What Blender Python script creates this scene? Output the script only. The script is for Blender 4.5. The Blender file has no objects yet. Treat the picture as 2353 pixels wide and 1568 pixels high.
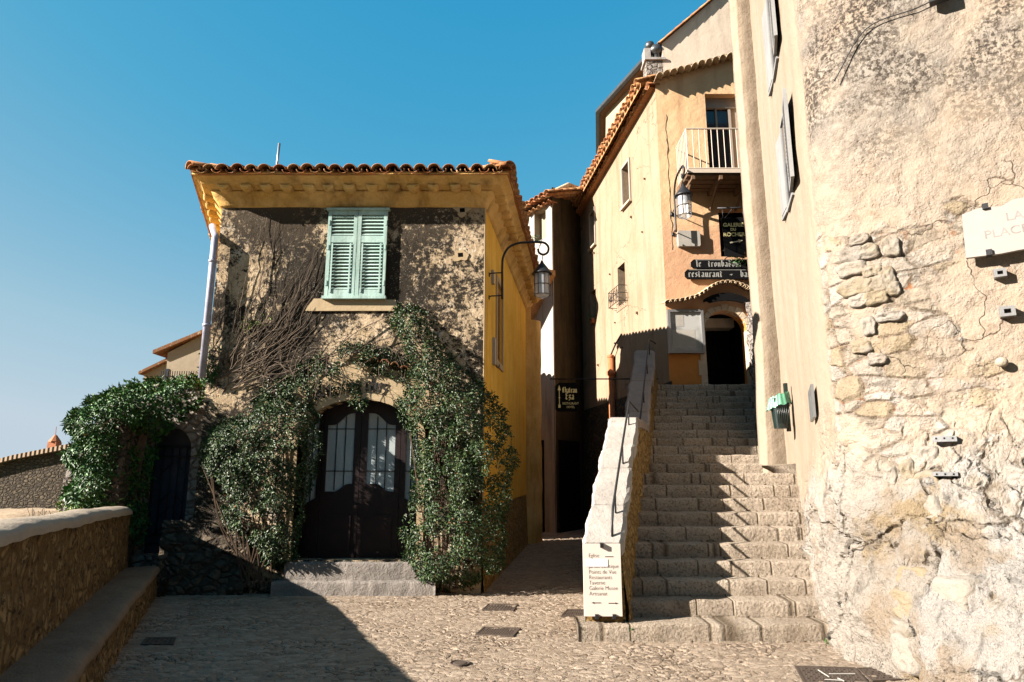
import bpy, math, random
from mathutils import Vector, noise as mnoise
from mathutils.geometry import tessellate_polygon
S = bpy.context.scene
random.seed(7)
rad = math.radians
# ------------------------------------------------------------------ camera
F, CX, CY = 1506.0, 1176.5, 784.0            # focal length and centre in units of a 2353 px wide picture
TH = rad(11.41); CT, ST = math.cos(TH), math.sin(TH)
EYE = Vector((0, 0, 1.65))
cd = bpy.data.cameras.new('camera'); cam = bpy.data.objects.new('camera', cd)
S.collection.objects.link(cam); S.camera = cam
cam.location = EYE; cam.rotation_euler = (rad(90) + TH, 0, 0)
cd.sensor_width = 36; cd.lens = 36 * F / 2353; cd.clip_start = .05; cd.clip_end = 6000
# ------------------------------------------------------------------ sky, sun, exposure
EXPO = 2.25
ALB = .74      # all base colours sit this much below the nominal values in the table below
SUN_EL = rad(25); SUN_AZ = rad(251)
w = bpy.data.worlds.new('World'); S.world = w; w.use_nodes = True
wn = w.node_tree; wn.nodes.clear()
sky = wn.nodes.new('ShaderNodeTexSky'); sky.sky_type = 'NISHITA'; sky.sun_disc = False
sky.sun_elevation = SUN_EL; sky.sun_rotation = SUN_AZ
sky.air_density = 1.0; sky.dust_density = .35; sky.ozone_density = 2.2; sky.altitude = 400
sp = wn.nodes.new('ShaderNodeSeparateColor'); wn.links.new(sky.outputs[0], sp.inputs[0])
mu = wn.nodes.new('ShaderNodeMath'); mu.operation = 'MULTIPLY'; mu.inputs[1].default_value = .1; wn.links.new(sp.outputs[1], mu.inputs[0])
cr = wn.nodes.new('ShaderNodeValToRGB'); wn.links.new(mu.outputs[0], cr.inputs[0])     # grades the Nishita sky towards the photo's cyan
STOPS = [(.0, (.0, .03, .12)), (.115, (.032, .325, .60)), (.175, (.085, .40, .645)), (.35, (.366, .578, .708)), (.56, (.546, .658, .745)), (1, (.48, .58, .68))]
while len(cr.color_ramp.elements) < len(STOPS): cr.color_ramp.elements.new(.5)
for e_, (p_, c_) in zip(cr.color_ramp.elements, STOPS): e_.position = p_; e_.color = (*c_, 1)
vm = wn.nodes.new('ShaderNodeVectorMath'); vm.operation = 'SCALE'; vm.inputs['Scale'].default_value = 1 / (.05 * 2 ** EXPO); wn.links.new(cr.outputs[0], vm.inputs[0])
bg = wn.nodes.new('ShaderNodeBackground'); bg.inputs['Strength'].default_value = .05
wo = wn.nodes.new('ShaderNodeOutputWorld')
wn.links.new(vm.outputs[0], bg.inputs['Color']); wn.links.new(bg.outputs[0], wo.inputs['Surface'])
sl = bpy.data.lights.new('sun', 'SUN'); sl.energy = 5.0; sl.angle = rad(.5); sl.color = (1, .905, .80)
so = bpy.data.objects.new('sun', sl); S.collection.objects.link(so)
SD = Vector((.9455 * math.cos(SUN_EL), .3256 * math.cos(SUN_EL), -math.sin(SUN_EL))).normalized()
so.rotation_euler = SD.to_track_quat('-Z', 'Y').to_euler(); so.location = (-20, -8, 20)
S.view_settings.view_transform = 'Standard'; S.view_settings.look = 'None'
S.view_settings.exposure = EXPO; S.view_settings.gamma = 1
# ------------------------------------------------------------------ measuring helpers
def ray(px, py):
    u = (px - CX) / F; v = (CY - py) / F
    return Vector((u, CT - v * ST, ST + v * CT))
def at(px, py, Y):
    d = ray(px, py); return EYE + d * (Y / d.y)
def hit(px, py, p0, n):
    d = ray(px, py); return EYE + d * ((Vector(p0) - EYE).dot(n) / d.dot(n))
class Fr:
    """vertical wall plane from plan point A to B; outward normal on the right-hand side"""
    def __init__(s, A, B):
        s.A = Vector((A[0], A[1], 0)); d = Vector((B[0] - A[0], B[1] - A[1], 0)); s.L = d.length
        s.u = d.normalized(); s.n = Vector((s.u.y, -s.u.x, 0))
    def w(s, u, z, d=0): return s.A + s.u * u + s.n * d + Vector((0, 0, z))
    def uz(s, px, py, d=0):
        p = hit(px, py, s.A + s.n * d, s.n); return ((p - s.A).dot(s.u), p.z)
def nz(p, sc, seed=0): return mnoise.noise(Vector((p[0] * sc + seed, p[1] * sc + seed * 1.7, p[2] * sc)))
def sstep(a, b, x):
    t = max(0, min(1, (x - a) / (b - a))); return t * t * (3 - 2 * t)
# ------------------------------------------------------------------ mesh builder
class MB:
    def __init__(s): s.v = []; s.f = []
    def add(s, vs, fs):
        o = len(s.v); s.v += [Vector(p) for p in vs]; s.f += [tuple(i + o for i in f) for f in fs]; return s
    def quad(s, a, b, c, d): return s.add([a, b, c, d], [(0, 1, 2, 3)])
    def box(s, c, X, Y, Z):
        """c = centre; X, Y, Z = half-axis vectors"""
        c, X, Y, Z = Vector(c), Vector(X), Vector(Y), Vector(Z)
        vs = [c + X * i + Y * j + Z * k for i in (-1, 1) for j in (-1, 1) for k in (-1, 1)]
        return s.add(vs, [(0, 1, 3, 2), (4, 6, 7, 5), (0, 4, 5, 1), (2, 3, 7, 6), (0, 2, 6, 4), (1, 5, 7, 3)])
    def fbox(s, fr, u0, u1, z0, z1, d0, d1):
        return s.box(fr.w((u0 + u1) / 2, (z0 + z1) / 2, (d0 + d1) / 2), fr.u * ((u1 - u0) / 2), fr.n * ((d1 - d0) / 2), (0, 0, (z1 - z0) / 2))
    def prism(s, pts, holes, fn, d0, d1, back=True):
        """polygon (a,b) pts with holes mapped by fn(a,b,d); front at d1, back at d0"""
        loops = [pts] + list(holes); flat = [p for l in loops for p in l]
        tris = tessellate_polygon([[Vector((a, b, 0)) for a, b in l] for l in loops])
        n = len(flat)
        vs = [fn(a, b, d1) for a, b in flat] + [fn(a, b, d0) for a, b in flat]
        fs = [tuple(t) for t in tris]
        if back: fs += [tuple(i + n for i in t)[::-1] for t in tris]
        o = 0
        for l in loops:
            m = len(l)
            for i in range(m):
                j = (i + 1) % m; fs.append((o + i, o + j, n + o + j, n + o + i))
            o += m
        return s.add(vs, fs)
    def tube(s, path, r, seg=8, cap=True):
        path = [Vector(p) for p in path]; n = len(path)
        rs = r if isinstance(r, (list, tuple)) else [r] * n
        vs = []; fs = []; a = None
        for i, p in enumerate(path):
            t = (path[min(i + 1, n - 1)] - path[max(i - 1, 0)])
            if t.length < 1e-9: t = Vector((0, 0, 1))
            t.normalize()
            if a is None: a = t.cross(Vector((0, 0, 1)) if abs(t.z) < .9 else Vector((1, 0, 0)))
            else: a = a - t * a.dot(t)
            if a.length < 1e-4: a = t.cross(Vector((.3, .9, .1)))
            a.normalize(); b = t.cross(a)
            for k in range(seg):
                an = 2 * math.pi * k / seg
                vs.append(p + (a * math.cos(an) + b * math.sin(an)) * rs[i])
        for i in range(n - 1):
            for k in range(seg):
                k2 = (k + 1) % seg
                fs.append((i * seg + k, i * seg + k2, (i + 1) * seg + k2, (i + 1) * seg + k))
        if cap:
            fs.append(tuple(range(seg))[::-1]); fs.append(tuple((n - 1) * seg + k for k in range(seg)))
        return s.add(vs, fs)
    def lathe(s, c, prof, seg=16):
        c = Vector(c); m = len(prof); vs = []; fs = []
        for r, z in prof:
            for k in range(seg):
                a = 2 * math.pi * k / seg; vs.append(c + Vector((r * math.cos(a), r * math.sin(a), z)))
        for i in range(m - 1):
            for k in range(seg):
                k2 = (k + 1) % seg; fs.append((i * seg + k, i * seg + k2, (i + 1) * seg + k2, (i + 1) * seg + k))
        return s.add(vs, fs)
    def grid(s, fn, nu, nv, close_u=False):
        vs = [fn(i / nu, j / nv) for j in range(nv + 1) for i in range(nu + 1)]
        fs = [(j * (nu + 1) + i, j * (nu + 1) + i + 1, (j + 1) * (nu + 1) + i + 1, (j + 1) * (nu + 1) + i) for j in range(nv) for i in range(nu)]
        return s.add(vs, fs)
    def rough(s, amp, sc=6, seed=0):
        for p in s.v:
            q = p.copy(); s_ = seed
            p.x += amp * nz(q, sc, s_ + 3.1); p.y += amp * nz(q, sc, s_ + 11.7); p.z += amp * nz(q, sc, s_ + 23.9)
        return s
    def build(s, name, mat, parent=None, smooth=False, merge=False):
        me = bpy.data.meshes.new(name)
        off = Vector((0, 0, 0))
        q = parent
        while q is not None: off += q.location; q = q.parent
        me.from_pydata([tuple(p - off) for p in s.v], [], s.f)
        me.materials.append(mat)
        if smooth: me.polygons.foreach_set('use_smooth', [True] * len(me.polygons))
        me.update()
        o = bpy.data.objects.new(name, me); S.collection.objects.link(o)
        if parent is not None: o.parent = parent
        return o
def tag(o, label=None, cat=None, group=None, kind=None):
    if label: o['label'] = label
    if cat: o['category'] = cat
    if group: o['group'] = group
    if kind: o['kind'] = kind
    return o
def thing(name, loc, label, cat, group=None):
    o = bpy.data.objects.new(name, None); o.empty_display_size = .1
    S.collection.objects.link(o); o.location = loc; return tag(o, label, cat, group)
def arc(cx, cy, rx, ry, a0, a1, n): return [(cx + rx * math.cos(rad(a0 + (a1 - a0) * i / n)), cy + ry * math.sin(rad(a0 + (a1 - a0) * i / n))) for i in range(n + 1)]
def curve(pts, n=8):
    """Catmull-Rom through pts"""
    P = [Vector(p) for p in pts]; P = [P[0] * 2 - P[1]] + P + [P[-1] * 2 - P[-2]]; out = []
    for i in range(1, len(P) - 2):
        for k in range(n):
            t = k / n; a, b, c, d = P[i - 1:i + 3]
            out.append(.5 * ((2 * b) + (c - a) * t + (2 * a - 5 * b + 4 * c - d) * t * t + (3 * b - a - 3 * c + d) * t ** 3))
    out.append(P[-2]); return out
# ------------------------------------------------------------------ material builder
class Mt:
    def __init__(s, name, rough=.85, spec=.25):
        s.m = bpy.data.materials.new(name); s.m.use_nodes = True; s.t = s.m.node_tree
        s.b = s.t.nodes['Principled BSDF']; s.out = s.t.nodes['Material Output']
        s.b.inputs['Roughness'].default_value = rough; s.b.inputs['Specular IOR Level'].default_value = spec
        s.pos = s.t.nodes.new('ShaderNodeNewGeometry').outputs['Position']
    def n(s, t): return s.t.nodes.new(t)
    def L(s, a, b): s.t.links.new(a, b)
    def inp(s, sock, v):
        if isinstance(v, bpy.types.NodeSocket): s.L(v, sock)
        elif isinstance(v, (tuple, list)) and len(v) == 3 and sock.type == 'RGBA': sock.default_value = (*v, 1)
        else: sock.default_value = v
    def noise(s, sc, det=4, ro=.55, vec=None, dist=0, col=False):
        n = s.n('ShaderNodeTexNoise'); s.L(vec or s.pos, n.inputs['Vector'])
        n.inputs['Scale'].default_value = sc; n.inputs['Detail'].default_value = det
        n.inputs['Roughness'].default_value = ro; n.inputs['Distortion'].default_value = dist
        return n.outputs['Color' if col else 'Fac']
    def vor(s, sc, feat='F1', out='Distance', vec=None, rnd=1):
        n = s.n('ShaderNodeTexVoronoi'); n.feature = feat; s.L(vec or s.pos, n.inputs['Vector'])
        n.inputs['Scale'].default_value = sc; n.inputs['Randomness'].default_value = rnd
        return n.outputs[out]
    def ramp(s, f, stops, interp='LINEAR'):
        n = s.n('ShaderNodeValToRGB'); s.L(f, n.inputs['Fac']); r = n.color_ramp; r.interpolation = interp
        while len(r.elements) < len(stops): r.elements.new(.5)
        for e, (p, c) in zip(r.elements, stops):
            e.position = p; e.color = (c, c, c, 1) if isinstance(c, (int, float)) else (*c, 1)
        return n.outputs['Color']
    def mix(s, f, a, b, mode='MIX'):
        n = s.n('ShaderNodeMix'); n.data_type = 'RGBA'; n.blend_type = mode; n.clamp_factor = True
        s.inp(n.inputs[0], f); s.inp(n.inputs[6], a); s.inp(n.inputs[7], b); return n.outputs[2]
    def math(s, op, a, b=0.0, c=0.0):
        n = s.n('ShaderNodeMath'); n.operation = op
        s.inp(n.inputs[0], a); s.inp(n.inputs[1], b); s.inp(n.inputs[2], c); return n.outputs[0]
    def map(s, sc=(1, 1, 1), loc=(0, 0, 0), rot=(0, 0, 0), vec=None):
        n = s.n('ShaderNodeMapping'); s.L(vec or s.pos, n.inputs['Vector'])
        n.inputs['Scale'].default_value = sc; n.inputs['Location'].default_value = loc; n.inputs['Rotation'].default_value = rot
        return n.outputs[0]
    def warp(s, vec, sc, amt):
        c = s.noise(sc, 3, .5, vec, col=True)
        n = s.n('ShaderNodeVectorMath'); n.operation = 'MULTIPLY_ADD'
        s.L(c, n.inputs[0]); n.inputs[1].default_value = (amt,) * 3; s.L(vec or s.pos, n.inputs[2]); return n.outputs[0]
    def sep(s, vec=None):
        n = s.n('ShaderNodeSeparateXYZ'); s.L(vec or s.pos, n.inputs[0]); return n.outputs
    def island(s): 
        n = s.n('ShaderNodeNewGeometry'); return n.outputs['Random Per Island']
    def bump(s, h, st=.5, dist=.02, nrm=None):
        n = s.n('ShaderNodeBump'); s.inp(n.inputs['Height'], h); n.inputs['Strength'].default_value = st
        n.inputs['Distance'].default_value = dist
        if nrm: s.L(nrm, n.inputs['Normal'])
        return n.outputs[0]
    def disp(s, h, scale, mid=.5):
        n = s.n('ShaderNodeDisplacement'); s.inp(n.inputs['Height'], h); n.inputs['Scale'].default_value = scale
        n.inputs['Midlevel'].default_value = mid; s.L(n.outputs[0], s.out.inputs['Displacement']); s.m.displacement_method = 'BOTH'
    def fin(s, col=None, nrm=None, rough=None, metal=None):
        if isinstance(col, bpy.types.NodeSocket):
            v_ = s.n('ShaderNodeVectorMath'); v_.operation = 'SCALE'; v_.inputs['Scale'].default_value = ALB; s.L(col, v_.inputs[0]); s.L(v_.outputs[0], s.b.inputs['Base Color'])
        elif col is not None: s.inp(s.b.inputs['Base Color'], tuple(x * ALB for x in col))
        if nrm is not None: s.L(nrm, s.b.inputs['Normal'])
        if rough is not None: s.inp(s.b.inputs['Roughness'], rough)
        if metal is not None: s.inp(s.b.inputs['Metallic'], metal)
        return s.m
def simple(name, col, rough=.6, spec=.3, metal=0, var=.25, bsc=40, bst=.15):
    m = Mt(name, rough, spec)
    c = m.mix(m.ramp(m.noise(9, 5, .6), [(.3, 0), (.7, 1)]), tuple(x * (1 - var) for x in col), tuple(min(1, x * (1 + var)) for x in col))
    return m.fin(c, m.bump(m.noise(bsc, 4, .6), bst, .01), metal=metal)
KW = 1.0
def plaster(name, a, b, dirt=(.12, .09, .06), dirt_amt=.5, sc=1.0, crack=False, bump=.35, streak=True):
    m = Mt(name, .92, .12)
    c = m.mix(m.ramp(m.noise(1.1 * sc, 6, .6), [(.32, 0), (.68, 1)]), a, b)
    c = m.mix(m.ramp(m.noise(14 * sc, 6, .7), [(.35, 0), (.75, .35)]), c, tuple(x * 1.25 for x in b))
    if streak:
        st = m.noise(3.2, 6, .65, m.map((1, 1, .12)))
        c = m.mix(m.math('MULTIPLY', m.ramp(st, [(.5, 0), (.74, 1)]), dirt_amt), c, dirt)
    sp = m.math('MULTIPLY', m.ramp(m.noise(22 * sc, 8, .75), [(.57, 0), (.64, 1)]), m.ramp(m.noise(1.7, 3, .5), [(.45, 0), (.7, dirt_amt)]))
    c = m.mix(sp, c, dirt)
    h = m.math('ADD', m.noise(3 * sc, 8, .62), m.math('MULTIPLY', m.noise(60, 4, .6), .22))
    nr = m.bump(h, bump, .05)
    if crack:
        e = m.vor(.9, 'DISTANCE_TO_EDGE', vec=m.warp(None, 2.2, .55))
        k = m.ramp(e, [(0, 0), (.006, 1)])
        k2 = m.mix(m.ramp(m.noise(.8, 2, .5), [(.5, 0), (.56, 1)]), (1, 1, 1), k)
        c = m.mix(k2, tuple(x * .35 for x in a), c); nr = m.bump(k2, .5, .02, nr)
    return m.fin(c, nr)
def rubble(name, a, b, mortar, sc=5.5, depth=.05, spots=None, disp=False, strech=(1, 1, 1.5), dark=.5):
    m = Mt(name, .93, .12)
    v = m.warp(m.warp(m.map(strech), 3.5, .16), 14, .03)
    e = m.vor(sc, 'DISTANCE_TO_EDGE', vec=v); cc = m.vor(sc, 'F1', 'Color', v)
    rnd = m.sep(cc)[0]; r2 = m.sep(cc)[1]
    e = m.math('ADD', e, m.math('MULTIPLY', m.math('SUBTRACT', m.noise(9, 5, .6), .5), .16))
    e = m.math('SUBTRACT', e, m.math('MULTIPLY', r2, .07))
    c = m.mix(rnd, a, b)
    c = m.mix(m.ramp(m.noise(18, 7, .7), [(.42, 0), (.62, .55)]), c, tuple(x * dark for x in a))
    if spots: c = m.mix(m.ramp(m.noise(9, 8, .75), [(.52, 0), (.6, .85)]), c, spots)
    mo = m.mix(m.noise(7, 5, .6), mortar, tuple((x + y) * .4 for x, y in zip(a, mortar)))
    k = m.ramp(e, [(-.0, 0), (.09, 1)])
    c = m.mix(k, mo, c)
    h = m.math('ADD', m.math('MULTIPLY', m.ramp(e, [(0, 0), (.16, 1)]), m.math('ADD', m.math('MULTIPLY', rnd, .7), .3)), m.math('MULTIPLY', m.noise(22, 7, .7), .6))
    return m.fin(c, m.bump(h, .9, depth))
# ------------------------------------------------------------------ materials
def mat_facade():
    m = Mt('lichen_plaster', .95, .1)
    big = m.noise(.9, 4, .5); mid = m.noise(5, 6, .6)
    c = m.mix(m.ramp(mid, [(.35, 0), (.65, 1)]), (.40, .30, .185), (.54, .42, .285))
    c = m.mix(m.ramp(m.noise(2.2, 5, .6), [(.5, 0), (.62, .6)]), c, (.27, .20, .125))
    c = m.mix(m.ramp(m.noise(3.1, 6, .7, m.map(loc=(7, 3, 1))), [(.56, 0), (.66, .8)]), c, (.68, .60, .49))
    dens = m.ramp(big, [(.38, .0), (.64, .15)])
    nn = m.noise(10, 14, .82, m.warp(None, 6, .08))
    k = m.ramp(m.math('ADD', nn, dens), [(.535, 0), (.57, 1)])
    n2 = m.noise(38, 8, .8, m.map(loc=(4, 1, 9)))
    k2 = m.ramp(m.math('ADD', n2, dens), [(.58, 0), (.61, .85)])
    c = m.mix(k, c, (.026, .021, .016)); c = m.mix(k2, c, (.035, .028, .02))
    w = m.math('MULTIPLY', m.ramp(m.vor(34, 'F1', 'Distance', m.warp(None, 20, .03)), [(.10, 1), (.2, 0)]), m.ramp(m.noise(2.5, 2), [(.5, 0), (.6, .8)]))
    c = m.mix(w, c, (.55, .52, .46))
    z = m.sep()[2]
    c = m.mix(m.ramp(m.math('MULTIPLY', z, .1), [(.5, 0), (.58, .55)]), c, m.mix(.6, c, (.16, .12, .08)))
    h = m.math('ADD', m.noise(4, 9, .7), m.math('MULTIPLY', k, -.10))
    return m.fin(c, m.bump(m.math('ADD', h, m.math('MULTIPLY', m.noise(45, 5, .7), .2)), .8, .06))
M = {}
M['facade'] = mat_facade()
M['yellow'] = plaster('yellow_plaster', (.60, .32, .024), (.80, .49, .09), (.30, .14, .02), .5, .9, bump=.25)
M['cornice'] = plaster('ochre_cornice', (.52, .30, .07), (.74, .49, .20), (.14, .075, .028), .8, 1.6, bump=.5)
M['cream'] = plaster('cream_plaster', (.245, .175, .112), (.285, .218, .155), (.16, .10, .055), .65, .8, bump=.5, crack=True)
M['pale'] = plaster('pale_plaster', (.27, .22, .155), (.31, .26, .19), (.16, .12, .08), .3, .8, bump=.3)
M['grey_pl'] = plaster('grey_beige_plaster', (.46, .38, .30), (.54, .46, .37), (.26, .21, .16), .5, 1, bump=.35)
M['pilaster'] = plaster('pilaster_plaster', (.235, .185, .135), (.285, .235, .18), (.14, .105, .07), .6, 2, bump=.5, streak=False)
M['white_pl'] = plaster('white_plaster', (.30, .275, .25), (.34, .315, .29), (.08, .06, .05), .7, 1.5, bump=.3)
M['orange'] = plaster('ochre_render', (.56, .36, .19), (.64, .44, .26), (.34, .18, .09), .5, 1.1, bump=.5)
def zone_orange():
    mt = M['orange']; t = mt.node_tree; b = t.nodes['Principled BSDF']; src = b.inputs['Base Color'].links[0].from_node.inputs[0].links[0].from_socket
    m = Mt.__new__(Mt); m.m = mt; m.t = t; m.b = b; m.out = t.nodes['Material Output']; m.pos = t.nodes.new('ShaderNodeNewGeometry').outputs['Position']
    z = m.math('ADD', m.math('MULTIPLY', m.sep()[2], .1), m.math('MULTIPLY', m.math('SUBTRACT', m.noise(2, 4), .5), .05))
    c = m.mix(m.ramp(z, [(.70, 1), (.74, 0)]), src, m.mix(m.noise(2.5, 6, .65), (.46, .255, .14), (.60, .375, .235)))
    c = m.mix(m.ramp(z, [(.50, 1), (.53, 0)]), c, m.mix(m.noise(2.5, 6, .65), (.46, .175, .04), (.56, .25, .07)))
    v_ = b.inputs['Base Color'].links[0].from_node; t.links.new(c, v_.inputs[0])
zone_orange()
M['dark_wall'] = plaster('shade_dark_grimy_plaster', (.035, .024, .014), (.065, .045, .022), (.01, .007, .005), .9, 2, bump=.5)  # shade of the unlit alley face put into the colour, along with grime
M['surround'] = plaster('cream_surround', (.36, .27, .16), (.42, .32, .20), (.2, .14, .07), .3, 1.2, bump=.25)
M['rubble_gold'] = rubble('golden_rubble', (.30, .185, .06), (.46, .32, .14), (.24, .155, .06), 9, .05, (.06, .045, .025), strech=(1, 1, 1))
M['rubble_dark'] = rubble('dark_rubble', (.07, .055, .042), (.16, .125, .085), (.05, .04, .03), 6, .06)
M['rubble_white'] = rubble('pale_rubble', (.26, .23, .20), (.38, .345, .315), (.12, .095, .08), 6, .06)
M['rubble_low'] = rubble('parapet_rubble', (.15, .095, .042), (.36, .25, .125), (.155, .105, .05), 9, .05, (.025, .02, .014), strech=(1, 1, .8))
M['coping_white'] = plaster('white_limestone', (.30, .275, .245), (.39, .36, .325), (.13, .115, .095), .85, 1.8, bump=.5, streak=False)
M['coping_grey'] = plaster('grey_limestone', (.20, .17, .155), (.28, .235, .21), (.1, .08, .07), .5, 2, bump=.5, streak=False)
M['bench_top'] = plaster('shade_dark_bench_slab', (.15, .11, .078), (.21, .16, .115), (.07, .05, .035), .7, 2.2, bump=.8, streak=False)  # darker copy of the cap tone, with the parapet's shade in the colour
M['cap'] = plaster('parapet_mortar_cap', (.27, .225, .175), (.33, .28, .22), (.12, .10, .07), .5, 1.5, bump=.5, streak=False)
M['doorstep'] = plaster('rough_step_stone', (.16, .145, .13), (.25, .22, .195), (.07, .06, .05), .9, 2.5, crack=True, bump=.9, streak=False)
def mat_step(rise=.165, z0=0):
    m = Mt('pitted_limestone', .93, .12)
    x = m.sep()[0]; z = m.sep()[2]
    v = m.n('ShaderNodeCombineXYZ'); row = m.math('FLOOR', m.math('DIVIDE', m.math('SUBTRACT', z, z0 + .02), rise))
    m.L(m.math('ADD', x, m.math('MULTIPLY', m.math('SINE', m.math('MULTIPLY', row, 7.3)), .6)), v.inputs[0]); m.L(m.math('MULTIPLY', row, 5.1), v.inputs[1])
    e = m.vor(1.5, 'DISTANCE_TO_EDGE', vec=v.outputs[0])
    j = m.ramp(e, [(0, 0), (.018, 1)])
    cc = m.sep(m.vor(1.5, 'F1', 'Color', v.outputs[0]))[0]
    c = m.mix(cc, (.30, .24, .18), (.40, .33, .255))
    c = m.mix(m.ramp(m.noise(3, 5, .6), [(.35, 0), (.7, 1)]), c, m.mix(.5, c, (.50, .43, .35)))
    pit = m.noise(34, 9, .75)
    pk = m.ramp(pit, [(.40, 1), (.50, 0)])
    c = m.mix(m.math('MULTIPLY', pk, .7), c, (.09, .07, .05)); c = m.mix(j, (.12, .09, .06), c)
    h = m.math('ADD', m.math('MULTIPLY', m.noise(26, 8, .7), 1.0), m.math('MULTIPLY', j, .5))
    return m.fin(c, m.bump(h, 1.0, .045))
M['step'] = mat_step(); M['step_up'] = mat_step(.15, 1.65)
def mat_ground():
    m = Mt('cobblestones', .85, .2)
    v = m.warp(m.warp(m.map((.66, 1.2, 1), rot=(0, 0, .12)), 2.5, .14), 11, .035)
    e = m.vor(12.5, 'DISTANCE_TO_EDGE', vec=v); cc = m.sep(m.vor(12.5, 'F1', 'Color', v))
    e = m.math('ADD', e, m.math('MULTIPLY', m.math('SUBTRACT', m.noise(20, 5, .65), .5), .22))
    big = m.noise(1.2, 4, .6)
    c = m.mix(cc[0], (.22, .165, .12), (.36, .29, .225))
    c = m.mix(m.ramp(m.noise(30, 7, .7), [(.35, 0), (.7, .6)]), c, (.20, .15, .10))
    filled = m.ramp(m.math('ADD', big, m.math('MULTIPLY', cc[1], .22)), [(.48, 0), (.66, 1)])
    k = m.ramp(e, [(-.0, 0), (.075, 1)])
    c = m.mix(k, m.mix(filled, (.085, .06, .042), (.25, .20, .15)), c)
    dome = m.math('MULTIPLY', m.ramp(e, [(0, 0), (.08, .55), (.3, 1)], 'EASE'), m.math('ADD', m.math('MULTIPLY', cc[2], .7), .45))
    dome = m.mix(m.math('MULTIPLY', filled, .6), dome, (.5, .5, .5))
    h = m.math('ADD', dome, m.math('MULTIPLY', m.noise(18, 7, .7), .6))
    h = m.math('ADD', h, m.math('MULTIPLY', big, .6))
    m.disp(h, .030, .9)
    return m.fin(c, m.bump(m.noise(70, 5, .7), .35, .01))
M['ground'] = mat_ground()
def mat_bigwall():
    m = Mt('weathered_wall', .95, .08)
    x, y, z = m.sep()
    n1 = m.noise(1.3, 5, .6); n4 = m.noise(4.5, 7, .65); nf = m.noise(24, 9, .75); nm = m.noise(9, 9, .7)
    q = m.math('SUBTRACT', n1, .5)
    zz = m.math('ADD', z, m.math('MULTIPLY', q, 1.6))
    cream = m.mix(m.ramp(m.noise(2.4, 6, .65, m.map((1, 1, .14))), [(.35, 0), (.7, 1)]), (.245, .195, .145), (.29, .24, .185))
    cream = m.mix(m.ramp(m.noise(5, 7, .7, m.map((1, 1, .2))), [(.56, 0), (.7, .5)]), cream, (.20, .145, .095))
    pink = m.mix(m.ramp(n1, [(.35, 0), (.65, 1)]), (.285, .22, .16), (.31, .26, .205))
    pink = m.mix(m.ramp(n4, [(.45, 0), (.7, .7)]), pink, (.27, .24, .21))
    pink = m.mix(m.ramp(nm, [(.52, 0), (.66, .55)]), pink, (.20, .135, .085))
    lich = m.ramp(m.math('ADD', nf, m.ramp(m.noise(.75, 3, .5), [(.42, -.0), (.72, .12)])), [(.475, 0), (.555, 1)])
    high = m.ramp(m.math('MULTIPLY', zz, .1), [(.40, 0), (.56, 1)])
    grey = m.mix(m.ramp(n4, [(.4, 0), (.6, 1)]), (.25, .225, .195), (.17, .15, .13))
    up = m.mix(m.math('MULTIPLY', lich, m.ramp(m.noise(1.6, 4, .6), [(.42, .15), (.56, 1)])), m.mix(m.ramp(m.noise(1.1, 4, .6), [(.45, 0), (.6, .85)]), pink, grey), (.055, .045, .036))
    front = m.mix(high, pink, up)
    # exposed masonry: squared pale blocks with broken brick packing, only in torn patches
    vv = m.warp(m.warp(m.map((.75, .75, 1.7)), 2.6, .16), 12, .03)
    e0 = m.vor(3.4, 'DISTANCE_TO_EDGE', vec=vv, rnd=.75); cc = m.sep(m.vor(3.4, 'F1', 'Color', vv, rnd=.75))
    e = m.math('ADD', e0, m.math('MULTIPLY', m.math('SUBTRACT', nm, .5), .22))
    st = m.mix(cc[0], (.29, .245, .19), (.36, .33, .30)); st = m.mix(m.ramp(cc[1], [(.86, 0), (.9, .8)]), st, (.26, .20, .12))
    st = m.mix(m.ramp(nf, [(.5, 0), (.66, .5)]), st, (.18, .135, .095))
    mor = m.mix(m.ramp(m.noise(6, 4, .6), [(.58, 0), (.63, 1)]), (.24, .185, .135), (.25, .11, .05))
    kk = m.ramp(e, [(.0, 0), (.06, 1)])
    st = m.mix(kk, mor, st)
    zb = m.math('MULTIPLY', m.math('ADD', z, m.math('MULTIPLY', q, 3.2)), .1)
    mz = m.math('MULTIPLY', m.ramp(zb, [(.16, 0), (.18, 1)]), m.ramp(zb, [(.395, 1), (.405, 0)]))
    e1 = m.math('ADD', m.math('MULTIPLY', q, 2.2), x)
    mx = m.ramp(m.math('MULTIPLY', e1, .1), [(.395, 1), (.402, 0)])
    mas = m.math('MULTIPLY', m.math('MULTIPLY', mz, mx), m.ramp(m.noise(2.1, 5, .6, m.map(loc=(2, 8, 4))), [(.44, .15), (.52, 1)]))
    front = m.mix(mas, front, st)
    fm = m.ramp(m.math('ADD', m.math('MULTIPLY', y, .1), m.math('MULTIPLY', m.math('SUBTRACT', n4, .5), .03)), [(.655, 1), (.665, 0)])
    c = m.mix(fm, cream, front)
    # rock base
    rv = m.warp(m.warp(m.map((1, 1, .8)), 1.4, .5), 5, .14)
    re = m.vor(1.1, 'DISTANCE_TO_EDGE', vec=rv); rc = m.sep(m.vor(1.1, 'F1', 'Color', rv))
    rock = m.mix(rc[0], (.305, .285, .26), (.265, .235, .20))
    rock = m.mix(m.ramp(m.noise(1.6, 7, .7), [(.62, 0), (.70, .65)]), rock, (.14, .132, .125))
    rock = m.mix(m.ramp(m.noise(3.2, 7, .65, m.map((1.5, 1.5, .5))), [(.56, 0), (.66, .75)]), rock, (.075, .068, .06))
    rock = m.mix(m.ramp(m.noise(1.5, 5, .6, m.map(loc=(5, 5, 5))), [(.57, 0), (.66, .85)]), rock, (.24, .18, .105))
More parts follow.
